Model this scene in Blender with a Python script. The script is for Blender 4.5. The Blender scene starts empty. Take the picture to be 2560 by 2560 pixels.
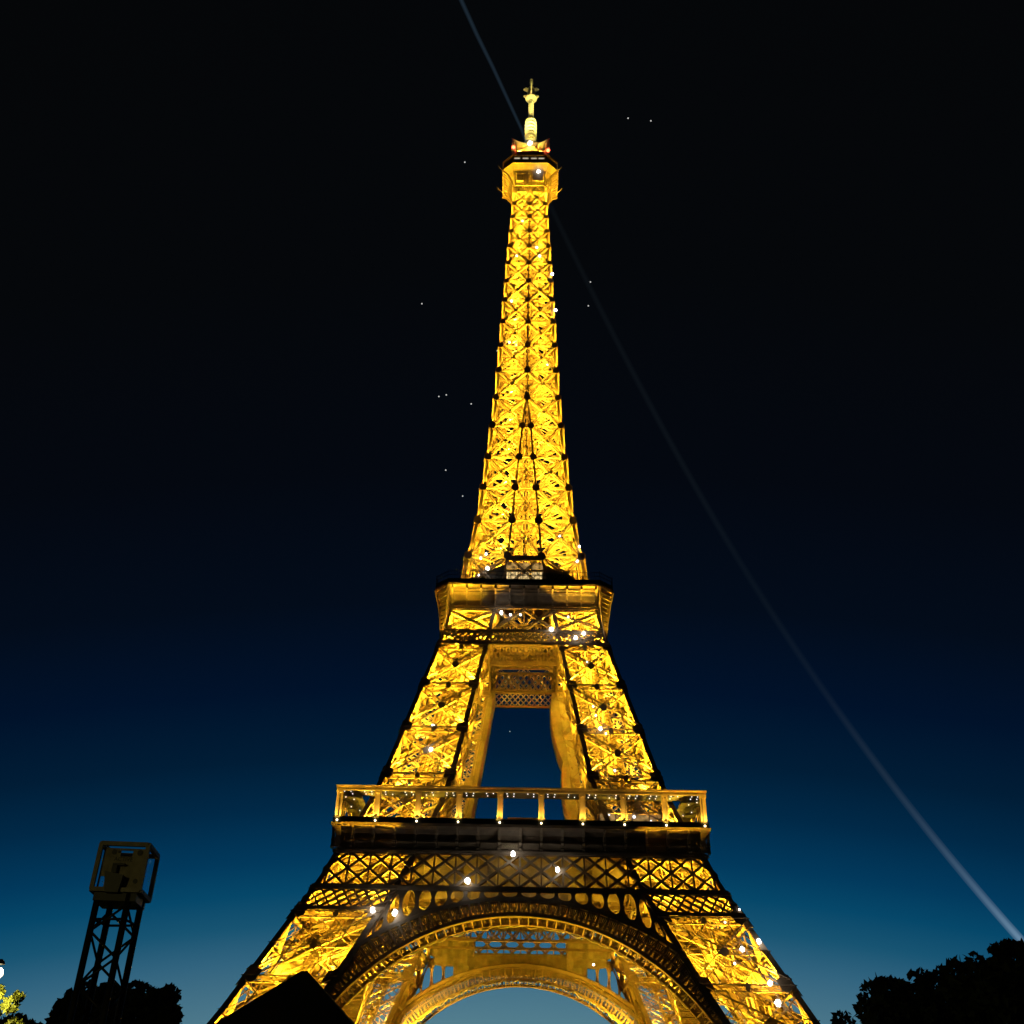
import bpy, math, random
from mathutils import Vector, Matrix
random.seed(7)
R = math.radians
sc = bpy.context.scene

# ------------------------------------------------------------------ camera
CX, CD, CH = 1.23, 240.98, 1.6
PITCH, ROLL, YAW = 0.609079, 0.0229826, -0.0216366
F, PY = 2686.43, -178.46            # focal length and centre offset in pixels of a 2560 px frame
cam = bpy.data.cameras.new("camera")
cam.sensor_width = 36
cam.lens = 36 * F / 2560
cam.shift_y = PY / 2560
cam.clip_start = 0.1
cam.clip_end = 20000
co = bpy.data.objects.new("camera", cam)
sc.collection.objects.link(co)
co.location = (CX, -CD, CH)
co.rotation_euler = (Matrix.Rotation(-YAW, 3, 'Z') @ Matrix.Rotation(math.pi / 2 + PITCH, 3, 'X')
                     @ Matrix.Rotation(ROLL, 3, 'Z')).to_euler()
sc.camera = co

# ------------------------------------------------------------------ sky (dusk gradient by elevation), exposure
wd = bpy.data.worlds.new("World")
sc.world = wd
wd.use_nodes = True
nt = wd.node_tree
nt.nodes.clear()
out = nt.nodes.new("ShaderNodeOutputWorld")
bg = nt.nodes.new("ShaderNodeBackground")
tc = nt.nodes.new("ShaderNodeTexCoord")
sx = nt.nodes.new("ShaderNodeSeparateXYZ")
rp = nt.nodes.new("ShaderNodeValToRGB")
nt.links.new(tc.outputs['Generated'], sx.inputs[0])


def mth(op, a, b):
    n_ = nt.nodes.new("ShaderNodeMath")
    n_.operation = op
    for k_, v_ in enumerate((a, b)):
        if hasattr(v_, 'links'):
            nt.links.new(v_, n_.inputs[k_])
        else:
            n_.inputs[k_].default_value = v_
    return n_.outputs[0]


# afterglow: brightest low in the direction the sun went down (+Y), fading with height and to the sides
X_, Y_, Z_ = sx.outputs['X'], sx.outputs['Y'], sx.outputs['Z']
hl = mth('SQRT', mth('ADD', mth('MULTIPLY', X_, X_), mth('MULTIPLY', Y_, Y_)), 0.0)
away = mth('SUBTRACT', 1.0, mth('DIVIDE', Y_, mth('MAXIMUM', hl, 0.001)))
nt.links.new(mth('ADD', Z_, mth('MULTIPLY', away, 0.6)), rp.inputs[0])
nt.links.new(rp.outputs[0], bg.inputs[0])
nt.links.new(bg.outputs[0], out.inputs[0])
bg.inputs[1].default_value = 1.0


def lin(c):
    return tuple((v / 12.92 if v <= 0.04045 else ((v + 0.055) / 1.055) ** 2.4) for v in [x / 255 for x in c])


stops = [(0.0, (100, 138, 150)), (0.11, (84, 126, 142)), (0.165, (50, 100, 127)), (0.19, (24, 84, 114)), (0.215, (6, 71, 105)),
         (0.24, (2, 57, 92)), (0.28, (1, 41, 71)), (0.32, (1, 29, 54)), (0.375, (1, 18, 42)), (0.446, (3, 12, 26)),
         (0.55, (4, 8, 16)), (0.70, (5, 7, 10)), (1.0, (5, 6, 7))]
el = rp.color_ramp.elements
el[0].position, el[0].color = stops[0][0], (*lin(stops[0][1]), 1)
el[1].position, el[1].color = stops[-1][0], (*lin(stops[-1][1]), 1)
for p_, c_ in stops[1:-1]:
    e = el.new(p_)
    e.color = (*lin(c_), 1)

sc.view_settings.view_transform = 'Standard'
sc.view_settings.look = 'None'
sc.view_settings.exposure = 0
sc.view_settings.gamma = 1
sc.cycles.max_bounces = 6
sc.cycles.diffuse_bounces = 3
sc.cycles.transparent_max_bounces = 12

# power knobs (watts)
GOLD = (1.0, 0.55, 0.022)
P_LEG, P_LEG_MID, P_SHAFT, P_CORNER = 36000, 33000, 22000, 4500


# ------------------------------------------------------------------ helpers
def ray(px, py):
    """direction of a pixel of the 2560 px photograph, used to measure where things stand"""
    u, v = px - 1280, py - 1280 - PY
    cr, sr = math.cos(ROLL), math.sin(ROLL)
    x, y = (u * cr + v * sr) / F, (-u * sr + v * cr) / F
    Y = math.cos(PITCH) + y * math.sin(PITCH)
    Z = math.sin(PITCH) - y * math.cos(PITCH)
    c, s = math.cos(YAW), math.sin(YAW)
    return Vector((x * c + Y * s, -x * s + Y * c, Z))


EYE = Vector((CX, -CD, CH))


def at_dist(px, py, d):
    r = ray(px, py)
    return EYE + r * (d / math.hypot(r.x, r.y))


def on_h(px, py, h):
    r = ray(px, py)
    return EYE + r * ((h - EYE.z) / r.z)


def on_y(px, py, y):
    r = ray(px, py)
    return EYE + r * ((y - EYE.y) / r.y)


class MB:
    def __init__(s):
        s.v, s.f = [], []

    def quad(s, a, b, c, d):
        n = len(s.v)
        s.v += [tuple(a), tuple(b), tuple(c), tuple(d)]
        s.f.append((n, n + 1, n + 2, n + 3))

    def poly(s, pts):
        n = len(s.v)
        s.v += [tuple(p) for p in pts]
        s.f.append(tuple(range(n, n + len(pts))))

    def hexa(s, p):      # 8 points: bottom 4, top 4
        n = len(s.v)
        s.v += [tuple(q) for q in p]
        for f in ((3, 2, 1, 0), (4, 5, 6, 7), (0, 1, 5, 4), (1, 2, 6, 5), (2, 3, 7, 6), (3, 0, 4, 7)):
            s.f.append(tuple(n + k for k in f))

    def box(s, a, b):
        x0, y0, z0 = a
        x1, y1, z1 = b
        s.hexa([(x0, y0, z0), (x1, y0, z0), (x1, y1, z0), (x0, y1, z0),
                (x0, y0, z1), (x1, y0, z1), (x1, y1, z1), (x0, y1, z1)])

    def beam(s, p, q, t, d, n):
        """bar p->q, thickness t across, depth d along n"""
        p, q, n = Vector(p), Vector(q), Vector(n)
        ax = q - p
        if ax.length < 1e-6:
            return
        ax.normalize()
        n = n - ax * n.dot(ax)
        if n.length < 1e-5:
            n = ax.orthogonal()
        n.normalize()
        u = ax.cross(n) * (t / 2)
        n = n * (d / 2)
        s.hexa([p - u - n, p + u - n, p + u + n, p - u + n, q - u - n, q + u - n, q + u + n, q - u + n])

    def girder(s, p, q, w, n, d=0.45, t=0.09, lace=True, lt=0.09):
        """laced girder: two deep flat chords w apart joined by zigzag lacing"""
        p, q, n = Vector(p), Vector(q), Vector(n).normalized()
        ax = q - p
        L = ax.length
        if L < 1e-4:
            return
        ax = ax / L
        u = ax.cross(n).normalized() * (w / 2)
        s.beam(p + u, q + u, t, d, n)
        s.beam(p - u, q - u, t, d, n)
        if lace:
            k = max(2, int(L / (w * 1.15)))
            for i in range(k):
                a = p + ax * (L * i / k) + (u if i % 2 else -u)
                b = p + ax * (L * (i + 1) / k) + (-u if i % 2 else u)
                s.beam(a, b, lt, d * 0.35, n)

    def disc(s, c, n, r, th, k=8, star=0.0):
        c, n = Vector(c), Vector(n).normalized()
        a = n.orthogonal().normalized()
        if abs(n.z) < 0.9:
            a = (Vector((0, 0, 1)) - n * n.z).normalized()
        b = n.cross(a)
        ring = [c + (a * math.cos(2 * math.pi * (i + .5) / k) + b * math.sin(2 * math.pi * (i + .5) / k))
                * r * (1 - star * (i % 2)) for i in range(k)]
        o = n * th
        s.poly([p + o for p in ring])
        s.poly([p for p in reversed(ring)])
        for i in range(k):
            j = (i + 1) % k
            s.quad(ring[i], ring[j], ring[j] + o, ring[i] + o)

    def lathe(s, prof, k=20, c=(0, 0, 0)):
        base = len(s.v)
        for r, z in prof:
            for i in range(k):
                t = 2 * math.pi * i / k
                s.v.append((c[0] + r * math.cos(t), c[1] + r * math.sin(t), c[2] + z))
        for j in range(len(prof) - 1):
            for i in range(k):
                a = base + j * k + i
                b = base + j * k + (i + 1) % k
                s.f.append((a, b, b + k, a + k))
        s.f.append(tuple(base + i for i in reversed(range(k))))
        s.f.append(tuple(base + (len(prof) - 1) * k + i for i in range(k)))

    def tube(s, pts, radii, k=8, caps=True):
        base = len(s.v)
        pts = [Vector(p) for p in pts]
        for i, p in enumerate(pts):
            ax = (pts[min(i + 1, len(pts) - 1)] - pts[max(i - 1, 0)]).normalized()
            u = ax.cross(Vector((0.13, 0.31, 0.94)))
            if u.length < 0.05:
                u = ax.cross(Vector((1, 0, 0)))
            u.normalize()
            v = ax.cross(u)
            r = radii[i] if isinstance(radii, (list, tuple)) else radii
            for m in range(k):
                t = 2 * math.pi * m / k
                s.v.append(tuple(p + (u * math.cos(t) + v * math.sin(t)) * r))
        for i in range(len(pts) - 1):
            for m in range(k):
                a = base + i * k + m
                b = base + i * k + (m + 1) % k
                s.f.append((a, b, b + k, a + k))
        if caps:
            s.f.append(tuple(base + m for m in reversed(range(k))))
            s.f.append(tuple(base + (len(pts) - 1) * k + m for m in range(k)))

    def build(s, name, mat, parent=None, smooth=False):
        me = bpy.data.meshes.new(name)
        me.from_pydata(s.v, [], s.f)
        me.materials.append(mat)
        if smooth:
            for p in me.polygons:
                p.use_smooth = True
        me.update()
        o = bpy.data.objects.new(name, me)
        sc.collection.objects.link(o)
        if parent:
            o.parent = parent
        return o


def ball(name, c, r, mat, parent=None, k=12):
    m = MB()
    n = 8
    m.lathe([(max(1e-3, r * math.sin(math.pi * i / n)), -r * math.cos(math.pi * i / n)) for i in range(n + 1)], k)
    o = m.build(name, mat, parent, True)
    o.location = c
    return o


def tag(o, label=None, cat=None, group=None, kind=None):
    if label: o['label'] = label
    if cat: o['category'] = cat
    if group: o['group'] = group
    if kind: o['kind'] = kind
    return o


def empty(name, loc=(0, 0, 0), rz=0):
    o = bpy.data.objects.new(name, None)
    sc.collection.objects.link(o)
    o.location = loc
    o.rotation_euler.z = rz
    return o


def copy_tree(o, parent=None):
    c = o.copy()
    sc.collection.objects.link(c)
    c.parent = parent
    for ch in list(o.children):
        copy_tree(ch, c)
    return c


def quarter(o):
    """the same part on the other three sides of the tower"""
    res = [o]
    for k in (1, 2, 3):
        c = copy_tree(o, o.parent)
        c.rotation_euler.z = o.rotation_euler.z + k * math.pi / 2
        res.append(c)
    return res


def lamp(name, loc, power, col=GOLD, radius=0.2, parent=None, aim=None, cone=150, blend=0.5):
    l = bpy.data.lights.new(name, 'SPOT' if aim is not None else 'POINT')
    l.energy = power
    l.color = col
    l.shadow_soft_size = radius
    o = bpy.data.objects.new(name, l)
    sc.collection.objects.link(o)
    o.location = loc
    if aim is not None:
        l.spot_size = R(cone)
        l.spot_blend = blend
        o.rotation_euler = Vector(aim).to_track_quat('-Z', 'Y').to_euler()
    if parent:
        o.parent = parent
    return o


# ------------------------------------------------------------------ materials
def mat(name, col, rough=0.6, var=0.0, scale=1.0, metal=0.0, spec=0.4, bump=0.0):
    m = bpy.data.materials.new(name)
    m.use_nodes = True
    t = m.node_tree
    b = t.nodes["Principled BSDF"]
    b.inputs['Base Color'].default_value = (*col, 1)
    b.inputs['Roughness'].default_value = rough
    b.inputs['Metallic'].default_value = metal
    b.inputs['Specular IOR Level'].default_value = spec
    if var or bump:
        tcn = t.nodes.new("ShaderNodeTexCoord")
        nz = t.nodes.new("ShaderNodeTexNoise")
        nz.inputs['Scale'].default_value = scale
        nz.inputs['Detail'].default_value = 4
        t.links.new(tcn.outputs['Object'], nz.inputs['Vector'])
        if var:
            r = t.nodes.new("ShaderNodeValToRGB")
            r.color_ramp.elements[0].position = 0.3
            r.color_ramp.elements[1].position = 0.7
            r.color_ramp.elements[0].color = (*[c * (1 - var) for c in col], 1)
            r.color_ramp.elements[1].color = (*[min(1, c * (1 + var)) for c in col], 1)
            t.links.new(nz.outputs['Fac'], r.inputs[0])
            t.links.new(r.outputs[0], b.inputs['Base Color'])
        if bump:
            bp = t.nodes.new("ShaderNodeBump")
            bp.inputs['Strength'].default_value = bump
            t.links.new(nz.outputs['Fac'], bp.inputs['Height'])
            t.links.new(bp.outputs[0], b.inputs['Normal'])
    return m


def emit(name, col, s):
    m = bpy.data.materials.new(name)
    m.use_nodes = True
    t = m.node_tree
    t.nodes.clear()
    o = t.nodes.new("ShaderNodeOutputMaterial")
    e = t.nodes.new("ShaderNodeEmission")
    e.inputs[0].default_value = (*col, 1)
    e.inputs[1].default_value = s
    t.links.new(e.outputs[0], o.inputs[0])
    return m


def glass_mat(name, tint, gloss=0.08):
    m = bpy.data.materials.new(name)
    m.use_nodes = True
    t = m.node_tree
    t.nodes.clear()
    o = t.nodes.new("ShaderNodeOutputMaterial")
    a = t.nodes.new("ShaderNodeBsdfTransparent")
    g = t.nodes.new("ShaderNodeBsdfGlossy")
    x = t.nodes.new("ShaderNodeMixShader")
    a.inputs[0].default_value = (*tint, 1)
    g.inputs['Roughness'].default_value = 0.05
    x.inputs[0].default_value = gloss
    t.links.new(a.outputs[0], x.inputs[1])
    t.links.new(g.outputs[0], x.inputs[2])
    t.links.new(x.outputs[0], o.inputs[0])
    return m


IRON = mat("iron_paint", (0.36, 0.27, 0.17), 0.55, 0.22, 0.45)
PLATE = mat("iron_plate", (0.30, 0.22, 0.14), 0.6, 0.2, 0.6)
NET = mat("net_cloth", (0.42, 0.36, 0.24), 0.9, 0.2, 0.8, bump=0.3)
STONE = mat("masonry", (0.36, 0.32, 0.26), 0.85, 0.2, 0.7, bump=0.3)
ANTENNA = mat("antenna_paint", (0.72, 0.68, 0.5), 0.5, 0.08, 1.0)
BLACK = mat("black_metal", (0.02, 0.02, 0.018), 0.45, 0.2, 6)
ALU = mat("scuffed_frame_metal", (0.36, 0.32, 0.24), 0.6, 0.25, 8)
PLY = mat("plywood_panel", (0.36, 0.32, 0.22), 0.75, 0.3, 7)
FLASH = emit("flash_bulb", (1.0, 0.98, 0.95), 6)
WARM = emit("warm_lamp", (1.0, 0.82, 0.45), 9)
WHITE = emit("white_lamp", (1.0, 0.95, 0.85), 1.9)
REDL = emit("red_lamp", (1.0, 0.10, 0.04), 9)
def window_mat(name, col, s, sc_):
    """lit glazing with uneven brightness behind it"""
    m = emit(name, col, s)
    t = m.node_tree
    e = [n_ for n_ in t.nodes if n_.type == 'EMISSION'][0]
    tcn = t.nodes.new("ShaderNodeTexCoord")
    nz = t.nodes.new("ShaderNodeTexNoise")
    nz.inputs['Scale'].default_value = sc_
    nz.inputs['Detail'].default_value = 3
    mr = t.nodes.new("ShaderNodeMapRange")
    mr.inputs[1].default_value, mr.inputs[2].default_value = .35, .68
    mr.inputs[3].default_value, mr.inputs[4].default_value = s * .12, s * 1.6
    t.links.new(tcn.outputs['Object'], nz.inputs['Vector'])
    t.links.new(nz.outputs['Fac'], mr.inputs[0])
    t.links.new(mr.outputs[0], e.inputs[1])
    return m


SHOP = window_mat("lit_window", (1.0, 0.58, 0.17), .38, 1.1)
SHOP2 = window_mat("bright_window", (1.0, 0.70, 0.30), .8, 1.4)
STARM = emit("starlight", (1.0, 0.98, 0.95), .6)
GLASS = glass_mat("tinted_glass", (0.80, 0.80, 0.92), 0.05)

# ------------------------------------------------------------------ ground
g = MB()
N = 24
for i in range(N):
    a0, a1 = 2 * math.pi * i / N, 2 * math.pi * (i + 1) / N
    g.poly([(0, 0, 0), (2300 * math.cos(a0), 2300 * math.sin(a0), 0), (2300 * math.cos(a1), 2300 * math.sin(a1), 0)])
GRASS = mat("grass_ground", (0.05, 0.065, 0.03), 0.95, 0.4, 0.3)
tag(g.build("ground", GRASS), "dark lawn spreading under the tower", "ground", kind='structure')

# ------------------------------------------------------------------ the tower: measured profile
HO = [0, 22.9, 47.6, 57.6, 66.75, 103, 115.7, 126.1, 137.1, 147.25, 157.2, 167.8, 177.7, 187.4, 196.7, 205.8, 214.5,
      222.4, 230.1, 237.4, 244.2, 250.9, 257.0, 262.85, 268, 276, 282]
WO = [62.4, 48.7, 36.3, 31.9, 28.4, 18.6, 16.1, 14.2, 12.4, 11.4, 10.5, 9.68, 8.95, 8.5, 8.15, 7.75, 7.4,
      7.05, 6.7, 6.38, 6.03, 5.7, 5.45, 5.22, 5.05, 4.8, 4.6]
HI = [0, 27.8, 45.7, 57.6, 66.9, 100.3, 115.7, 126.1, 137.1, 147.25, 157.2, 167.8, 177.7]
WI = [46.3, 30.6, 21.8, 17.0, 13.8, 8.1, 5.5, 4.05, 3.25, 2.6, 1.85, 1.08, 0.1]


def lerp_t(x, X, Y):
    if x <= X[0]: return Y[0]
    for k in range(len(X) - 1):
        if x <= X[k + 1]:
            return Y[k] + (Y[k + 1] - Y[k]) * (x - X[k]) / (X[k + 1] - X[k])
    return Y[-1]


def wo(h): return lerp_t(h, HO, WO)
def wi(h): return lerp_t(h, HI, WI)


tower = tag(empty("iron_tower"), "tall wrought iron lattice tower glowing gold from within against the night sky", "tower")

# ---- legs (front left one is built, the others are turned copies)
NODES = [0, 8.5, 19.3, 30.0, 41.2, 45.7, 52.6, 57.6, 69.46, 80.07, 90.81, 100.9, 104.86, 111.1, 115.7]


def corner(j, h):
    o, i = wo(h), wi(h)
    return Vector(((-o, -o, h), (-i, -o, h), (-i, -i, h), (-o, -i, h))[j])


FN = [Vector((0, -1, 0)), Vector((1, 0, 0)), Vector((0, 1, 0)), Vector((-1, 0, 0))]


def fp(face, s, h, off=0.0):
    a, b = corner(face, h), corner((face + 1) % 4, h)
    return a + (b - a) * s + FN[face] * off


lat = MB()
for face in range(4):
    n = FN[face]
    for k in range(len(NODES) - 1):
        h0, h1 = NODES[k], NODES[k + 1]
        hm = (h0 + h1) / 2
        big = h1 - h0 > 7
        gw = 1.15 if big else 0.5
        # double horizontal girder at the head of the panel
        lat.girder(fp(face, 0, h1 - .55, -.15), fp(face, 1, h1 - .55, -.15), 1.05 if big else 0.5, n, 0.9, 0.13, lt=.09)
        if face < 4 and 45 < h1 < 53:      # belt zone: X truss laid over it on the outside
            if face in (0, 3):
                continue
        # X bracing
        a, b, c, d = fp(face, .03, h0 + .4), fp(face, .97, h0 + .4), fp(face, .97, h1 - 1.1), fp(face, .03, h1 - 1.1)
        lat.girder(a - n * .2, c - n * .2, gw, n, 0.95, 0.125, lt=.09)
        lat.girder(b - n * .2, d - n * .2, gw, n, 0.95, 0.125, lt=.09)
        if big:
            ctr = (a + b + c + d) / 4
            lat.disc(ctr + n * 0.30, n, .85, 0.05, 16, 0.3)
            lat.disc(fp(face, .5, h1 - .55, .27), n, 0.6, 0.05, 12, 0.3)
            l, r = fp(face, .03, ctr.z), fp(face, .97, ctr.z)
            if h1 < 42:
                lat.girder(l, r, 0.8, n, 0.45, 0.1)
            # secondary lighter bracing
            for s0, s1 in ((0.03, 0.5), (0.97, 0.5)):
                lat.beam(fp(face, s0, ctr.z), fp(face, s1, h0 + .4), 0.14, 0.28, n)
                lat.beam(fp(face, s0, ctr.z), fp(face, s1, h1 - 1.1), 0.14, 0.28, n)
            for s0 in (.25, .75):
                lat.beam(fp(face, s0, h0 + .3), fp(face, s0, h1 - 1), 0.16, 0.3, n)
            # inner skin: fine lacing set back from the face
            q = 0 if face in (0, 3) else 5
            for i in range(q):
                z0, z1 = h0 + (h1 - h0) * i / q, h0 + (h1 - h0) * (i + 1) / q
                for s0, s1 in ((0.05, 0.30), (0.30, 0.05), (0.70, 0.95), (0.95, 0.70)):
                    lat.beam(fp(face, s0, z0, -0.6), fp(face, s1, z1, -0.6), 0.2, 0.2, n)
            for s0 in (.06, .3, .7, .94) if face in (1, 2) else ():
                lat.beam(fp(face, s0, h0, -0.6), fp(face, s0, h1, -0.6), 0.14, 0.3, n)
# diaphragms at the nodes
for h in NODES[1:-1]:
    c = [corner(j, h) for j in range(4)]
    for p, q in ((0, 2), (1, 3)):
        lat.girder(c[p], c[q], 0.7, (0, 0, 1), 0.4, 0.1)
    m = [(c[j] + c[(j + 1) % 4]) / 2 for j in range(4)]
    for j in range(4):
        lat.girder(m[j], m[(j + 1) % 4], 0.5, (0, 0, 1), 0.35, 0.1)
leg = lat.build("leg", IRON, tower)

for j in range(4):
    cm = MB()
    zs = []
    for k in range(len(NODES) - 1):
        zs += [NODES[k], (NODES[k] + NODES[k + 1]) / 2]
    zs.append(NODES[-1])
    inw = [Vector((1, 1, 0)), Vector((-1, 1, 0)), Vector((-1, -1, 0)), Vector((1, -1, 0))][j]
    prev = None
    for z in zs:
        t = 1.25 - 0.5 * z / 115.7
        p = corner(j, z)
        ring = [p, p + Vector((inw.x * t, 0, 0)), p + Vector((inw.x * t, inw.y * t, 0)), p + Vector((0, inw.y * t, 0))]
        if prev:
            cm.hexa(prev + ring)
        prev = ring
    # node plates on the outer faces of this column
    for h in NODES[1:-1]:
        if h in (45.7, 52.6, 57.6, 104.86, 111.1):
            continue
        t = 1.5 - 0.5 * h / 115
        for face, s0 in ((j, 0.0), ((j + 3) % 4, 1.0)):
            L = (corner((face + 1) % 4, h) - corner(face, h)).length
            d = 1.9 * t / L
            hw = 1.25 * t
            def q_(dz, ds, off, s0=s0, face=face, h=h): return fp(face, s0 + (ds if s0 == 0 else -ds), h + dz, off)
            for off0, off1 in ((0.02, 0.10),):
                pts = [(-hw, -0.02), (-hw * .5, d * .9), (hw * .5, d * .9), (hw, -0.02)]
                A = [q_(z, s, off0) for z, s in pts]
                B = [q_(z, s, off1) for z, s in pts]
                cm.hexa([A[0], A[1], B[1], B[0], A[3], A[2], B[2], B[3]])
    cm.build("column", PLATE, leg)

# lift track and stairs inside the leg
tr = MB()
stps = (MB(), MB())


def cen(h, a=0.0, b=0.0):
    o, i = wo(h), wi(h)
    m = -(o + i) / 2
    return Vector((m + a, m + b, h))


dg = Vector((1, -1, 0)).normalized()
nrm = Vector((1, 1, -1.0)).normalized()
h = 3.0
while h < 112:
    p0, p1 = cen(h), cen(h + 1.0)
    hw = 2.3
    for s in (-1, 1):
        tr.beam(p0 + dg * hw * s, p1 + dg * hw * s, 0.25, 0.9, nrm)
        tr.beam(p0 + dg * .8 * s, p1 + dg * .8 * s, 0.18, 0.5, nrm)
    tr.beam(p0 - dg * hw, p0 + dg * hw, 0.35, 0.22, nrm)
    tr.beam(p0 - dg * hw, p1 + dg * hw, 0.14, 0.14, nrm)
    h += 1.0
h, side = 4.0, 1
while h < 110:
    wid = (wo(h) - wi(h)) * .30
    for stp, (ox, oy) in zip(stps, ((0.27, -.27), (-0.30, 0.02))):
        t = (wo(h) - wi(h))
        a = cen(h, ox * t - wid * .5 * side, oy * t)
        b = cen(h + 2.4, ox * t + wid * .5 * side, oy * t)
        stp.beam(a, b, 0.14, .4, (0, 1, 0))
        stp.beam(a + Vector((0, .8, 0)), b + Vector((0, .8, 0)), 0.14, .2, (0, 1, 0))
        stp.beam(a + Vector((0, -.5, .9)), b + Vector((0, -.5, .9)), 0.08, 0.06, (0, 1, 0))
        stp.box((b.x - .4, b.y - .3, b.z), (b.x + .4, b.y + .9, b.z + .1))
    side = -side
    h += 2.4
tr.build("lift_track", IRON, leg)
for st_ in stps:
    st_.build("stairway", IRON, leg)
for k in range(len(NODES) - 1):
    h0, h1 = NODES[k], NODES[k + 1]
    if h0 > 106: continue
    t = wo(h0) - wi(h0)
    pw = (P_LEG if h0 < 50 else P_LEG_MID) * ((h1 - h0) / 10.5) * (.4 if 45 < h0 < 57 else 1.1)
    for a, b in ((-.36, -.36), (.36, -.38), (-.38, .36)):
        lamp("floodlight", cen(h0 + 1.0, a * t, b * t), pw * .5, radius=0.25, parent=leg,
             aim=(.25, .25, 1), cone=165, blend=0.4)
# floodlights added just outside the leg to brighten the overhanging galleries from below
for hh, ss, off, pw, tilt, cone in ((42.9, (.1, .37, .63, .9), .35, 42000, .03, 38), (100.2, (.12, .4, .7), .35, 26000, -.07, 27)):
    for face in (0, 3):
        for s0 in ss:
            p = fp(face, s0, hh, off)
            lamp("floodlight", p, pw, radius=.15, parent=leg, aim=(FN[face].x * tilt, FN[face].y * tilt, 1), cone=cone, blend=.35)
for sw in (False, True):
    h = 25.5
    p = Vector((-(wi(h) - .8), -(wi(h) + 1.5), h))
    d = Vector((4, -38.3, 42)) - p
    if sw:
        p, d = Vector((p.y, p.x, p.z)), Vector((d.y, d.x, d.z))
    lamp("floodlight", p, 100000, radius=.3, parent=leg, aim=d, cone=70, blend=.7)
for j in range(4):
    ped = MB()
    c = corner(j, 0)
    ped.hexa([c + Vector((x * 3.4, y * 3.4, -0.5)) for x, y in ((-1, -1), (1, -1), (1, 1), (-1, 1))] +
             [c + Vector((x * 2.2, y * 2.2, 2.2)) for x, y in ((-1, -1), (1, -1), (1, 1), (-1, 1))])
    ped.build("masonry_base", STONE, leg)
quarter(leg)


# ---- side parts built for the front face (towards -Y) and turned to the other sides
def ff(x, h, off=0.0):
    return Vector((x, -wo(h) - off, h))


NB = Vector((0, -1, 0.38)).normalized()      # outward normal of the leaning face

# arch ring
RI, CI, RO, CO_ = 37.0, 4.2, 46.9, -3.0


def intr(t):
    return RI * math.sin(t), CI + RI * math.cos(t)


def extr(t):
    # radial line from the inner circle's centre out to the outer circle, clipped by the leg
    x, hh = intr(t)
    dx, dh = math.sin(t), math.cos(t)
    lo, hi = 0.0, 12.0
    for _ in range(30):
        m = (lo + hi) / 2
        X, H = x + dx * m, hh + dh * m
        if X * X + (H - CO_) ** 2 < RO * RO and abs(X) < wi(H) + 0.2:
            lo = m
        else:
            hi = m
    return x + dx * lo, hh + dh * lo


ar = MB()
TM = R(80)
NS = 62
ts = [-TM + 2 * TM * i / NS for i in range(NS + 1)]
DEP = 8.4
for i in range(NS):
    (x0, h0), (x1, h1) = intr(ts[i]), intr(ts[i + 1])
    (X0, H0), (X1, H1) = extr(ts[i]), extr(ts[i + 1])
    for off, dpt in ((0.0, .5), (-DEP, .4)):
        # rim bars of both faces of the ring
        ar.beam(ff(x0, h0, off), ff(x1, h1, off), .55, dpt, NB)
        ar.beam(ff(X0, H0, off), ff(X1, H1, off), .75, dpt, NB)
        thick = math.hypot(X0 - x0, H0 - h0)
        if thick > .8:
            ar.beam(ff(x0, h0, off), ff(X0, H0, off), .34, dpt, NB)
            # fan ornament inside each cell
            mx, mh = (x0 + x1) / 2, (h0 + h1) / 2
            for u in (0.1, .35, .65, .9):
                px, ph = X0 + (X1 - X0) * u, H0 + (H1 - H0) * u
                ar.beam(ff(mx, mh, off), ff(mx + (px - mx) * .8, mh + (ph - mh) * .8, off), .13, .2, NB)
            for f_ in ((.8,) if thick < 3.4 else (.45, .8)):
                a = ff(x0 + (X0 - x0) * f_, h0 + (H0 - h0) * f_, off)
                b = ff(x1 + (X1 - x1) * f_, h1 + (H1 - h1) * f_, off)
                ar.beam(a, b, .22, .3, NB)
    # soffit: edge strips, ribs and lacing between the two faces
    a0, a1 = ff(x0, h0), ff(x1, h1)
    b0, b1 = ff(x0, h0, -DEP), ff(x1, h1, -DEP)
    sn = Vector((-math.sin(ts[i]), 0, -math.cos(ts[i])))
    ar.beam(a0, b0, .22, .3, sn)
    up = Vector((math.sin(ts[i]), 0, math.cos(ts[i]))) * 1.1
    for u0, u1 in ((.1, .36), (.36, .62), (.62, .88)):
        ar.beam(a0.lerp(b0, u0) + up, a1.lerp(b1, u1) + up, .12, .1, sn)
        ar.beam(a0.lerp(b0, u1) + up, a1.lerp(b1, u0) + up, .12, .1, sn)
    ar.beam(a0.lerp(b0, .07), a1.lerp(b1, .07), .75, .1, Vector((0, 1, 0)).cross(a1 - a0))
    # ceiling of the soffit higher up keeps the ring closed from above
    A0, A1 = ff(X0, H0), ff(X1, H1)
    B0, B1 = ff(X0, H0, -DEP), ff(X1, H1, -DEP)
    ar.beam(A0, B0, .3, .3, sn)
    ar.quad(A0.lerp(B0, .06), A1.lerp(B1, .06), A1.lerp(B1, .94), A0.lerp(B0, .94))
arch = ar.build("arch", IRON, tower)
rm = MB()
for i in range(NS):
    (x0, h0), (x1, h1) = intr(ts[i]), intr(ts[i + 1])
    rm.beam(ff(x0, h0 - .32, -.3), ff(x1, h1 - .32, -.3), .12, 1.3, Vector((0, 1, .0)))
rm.build("arch_rim", IRON, arch)
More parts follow.
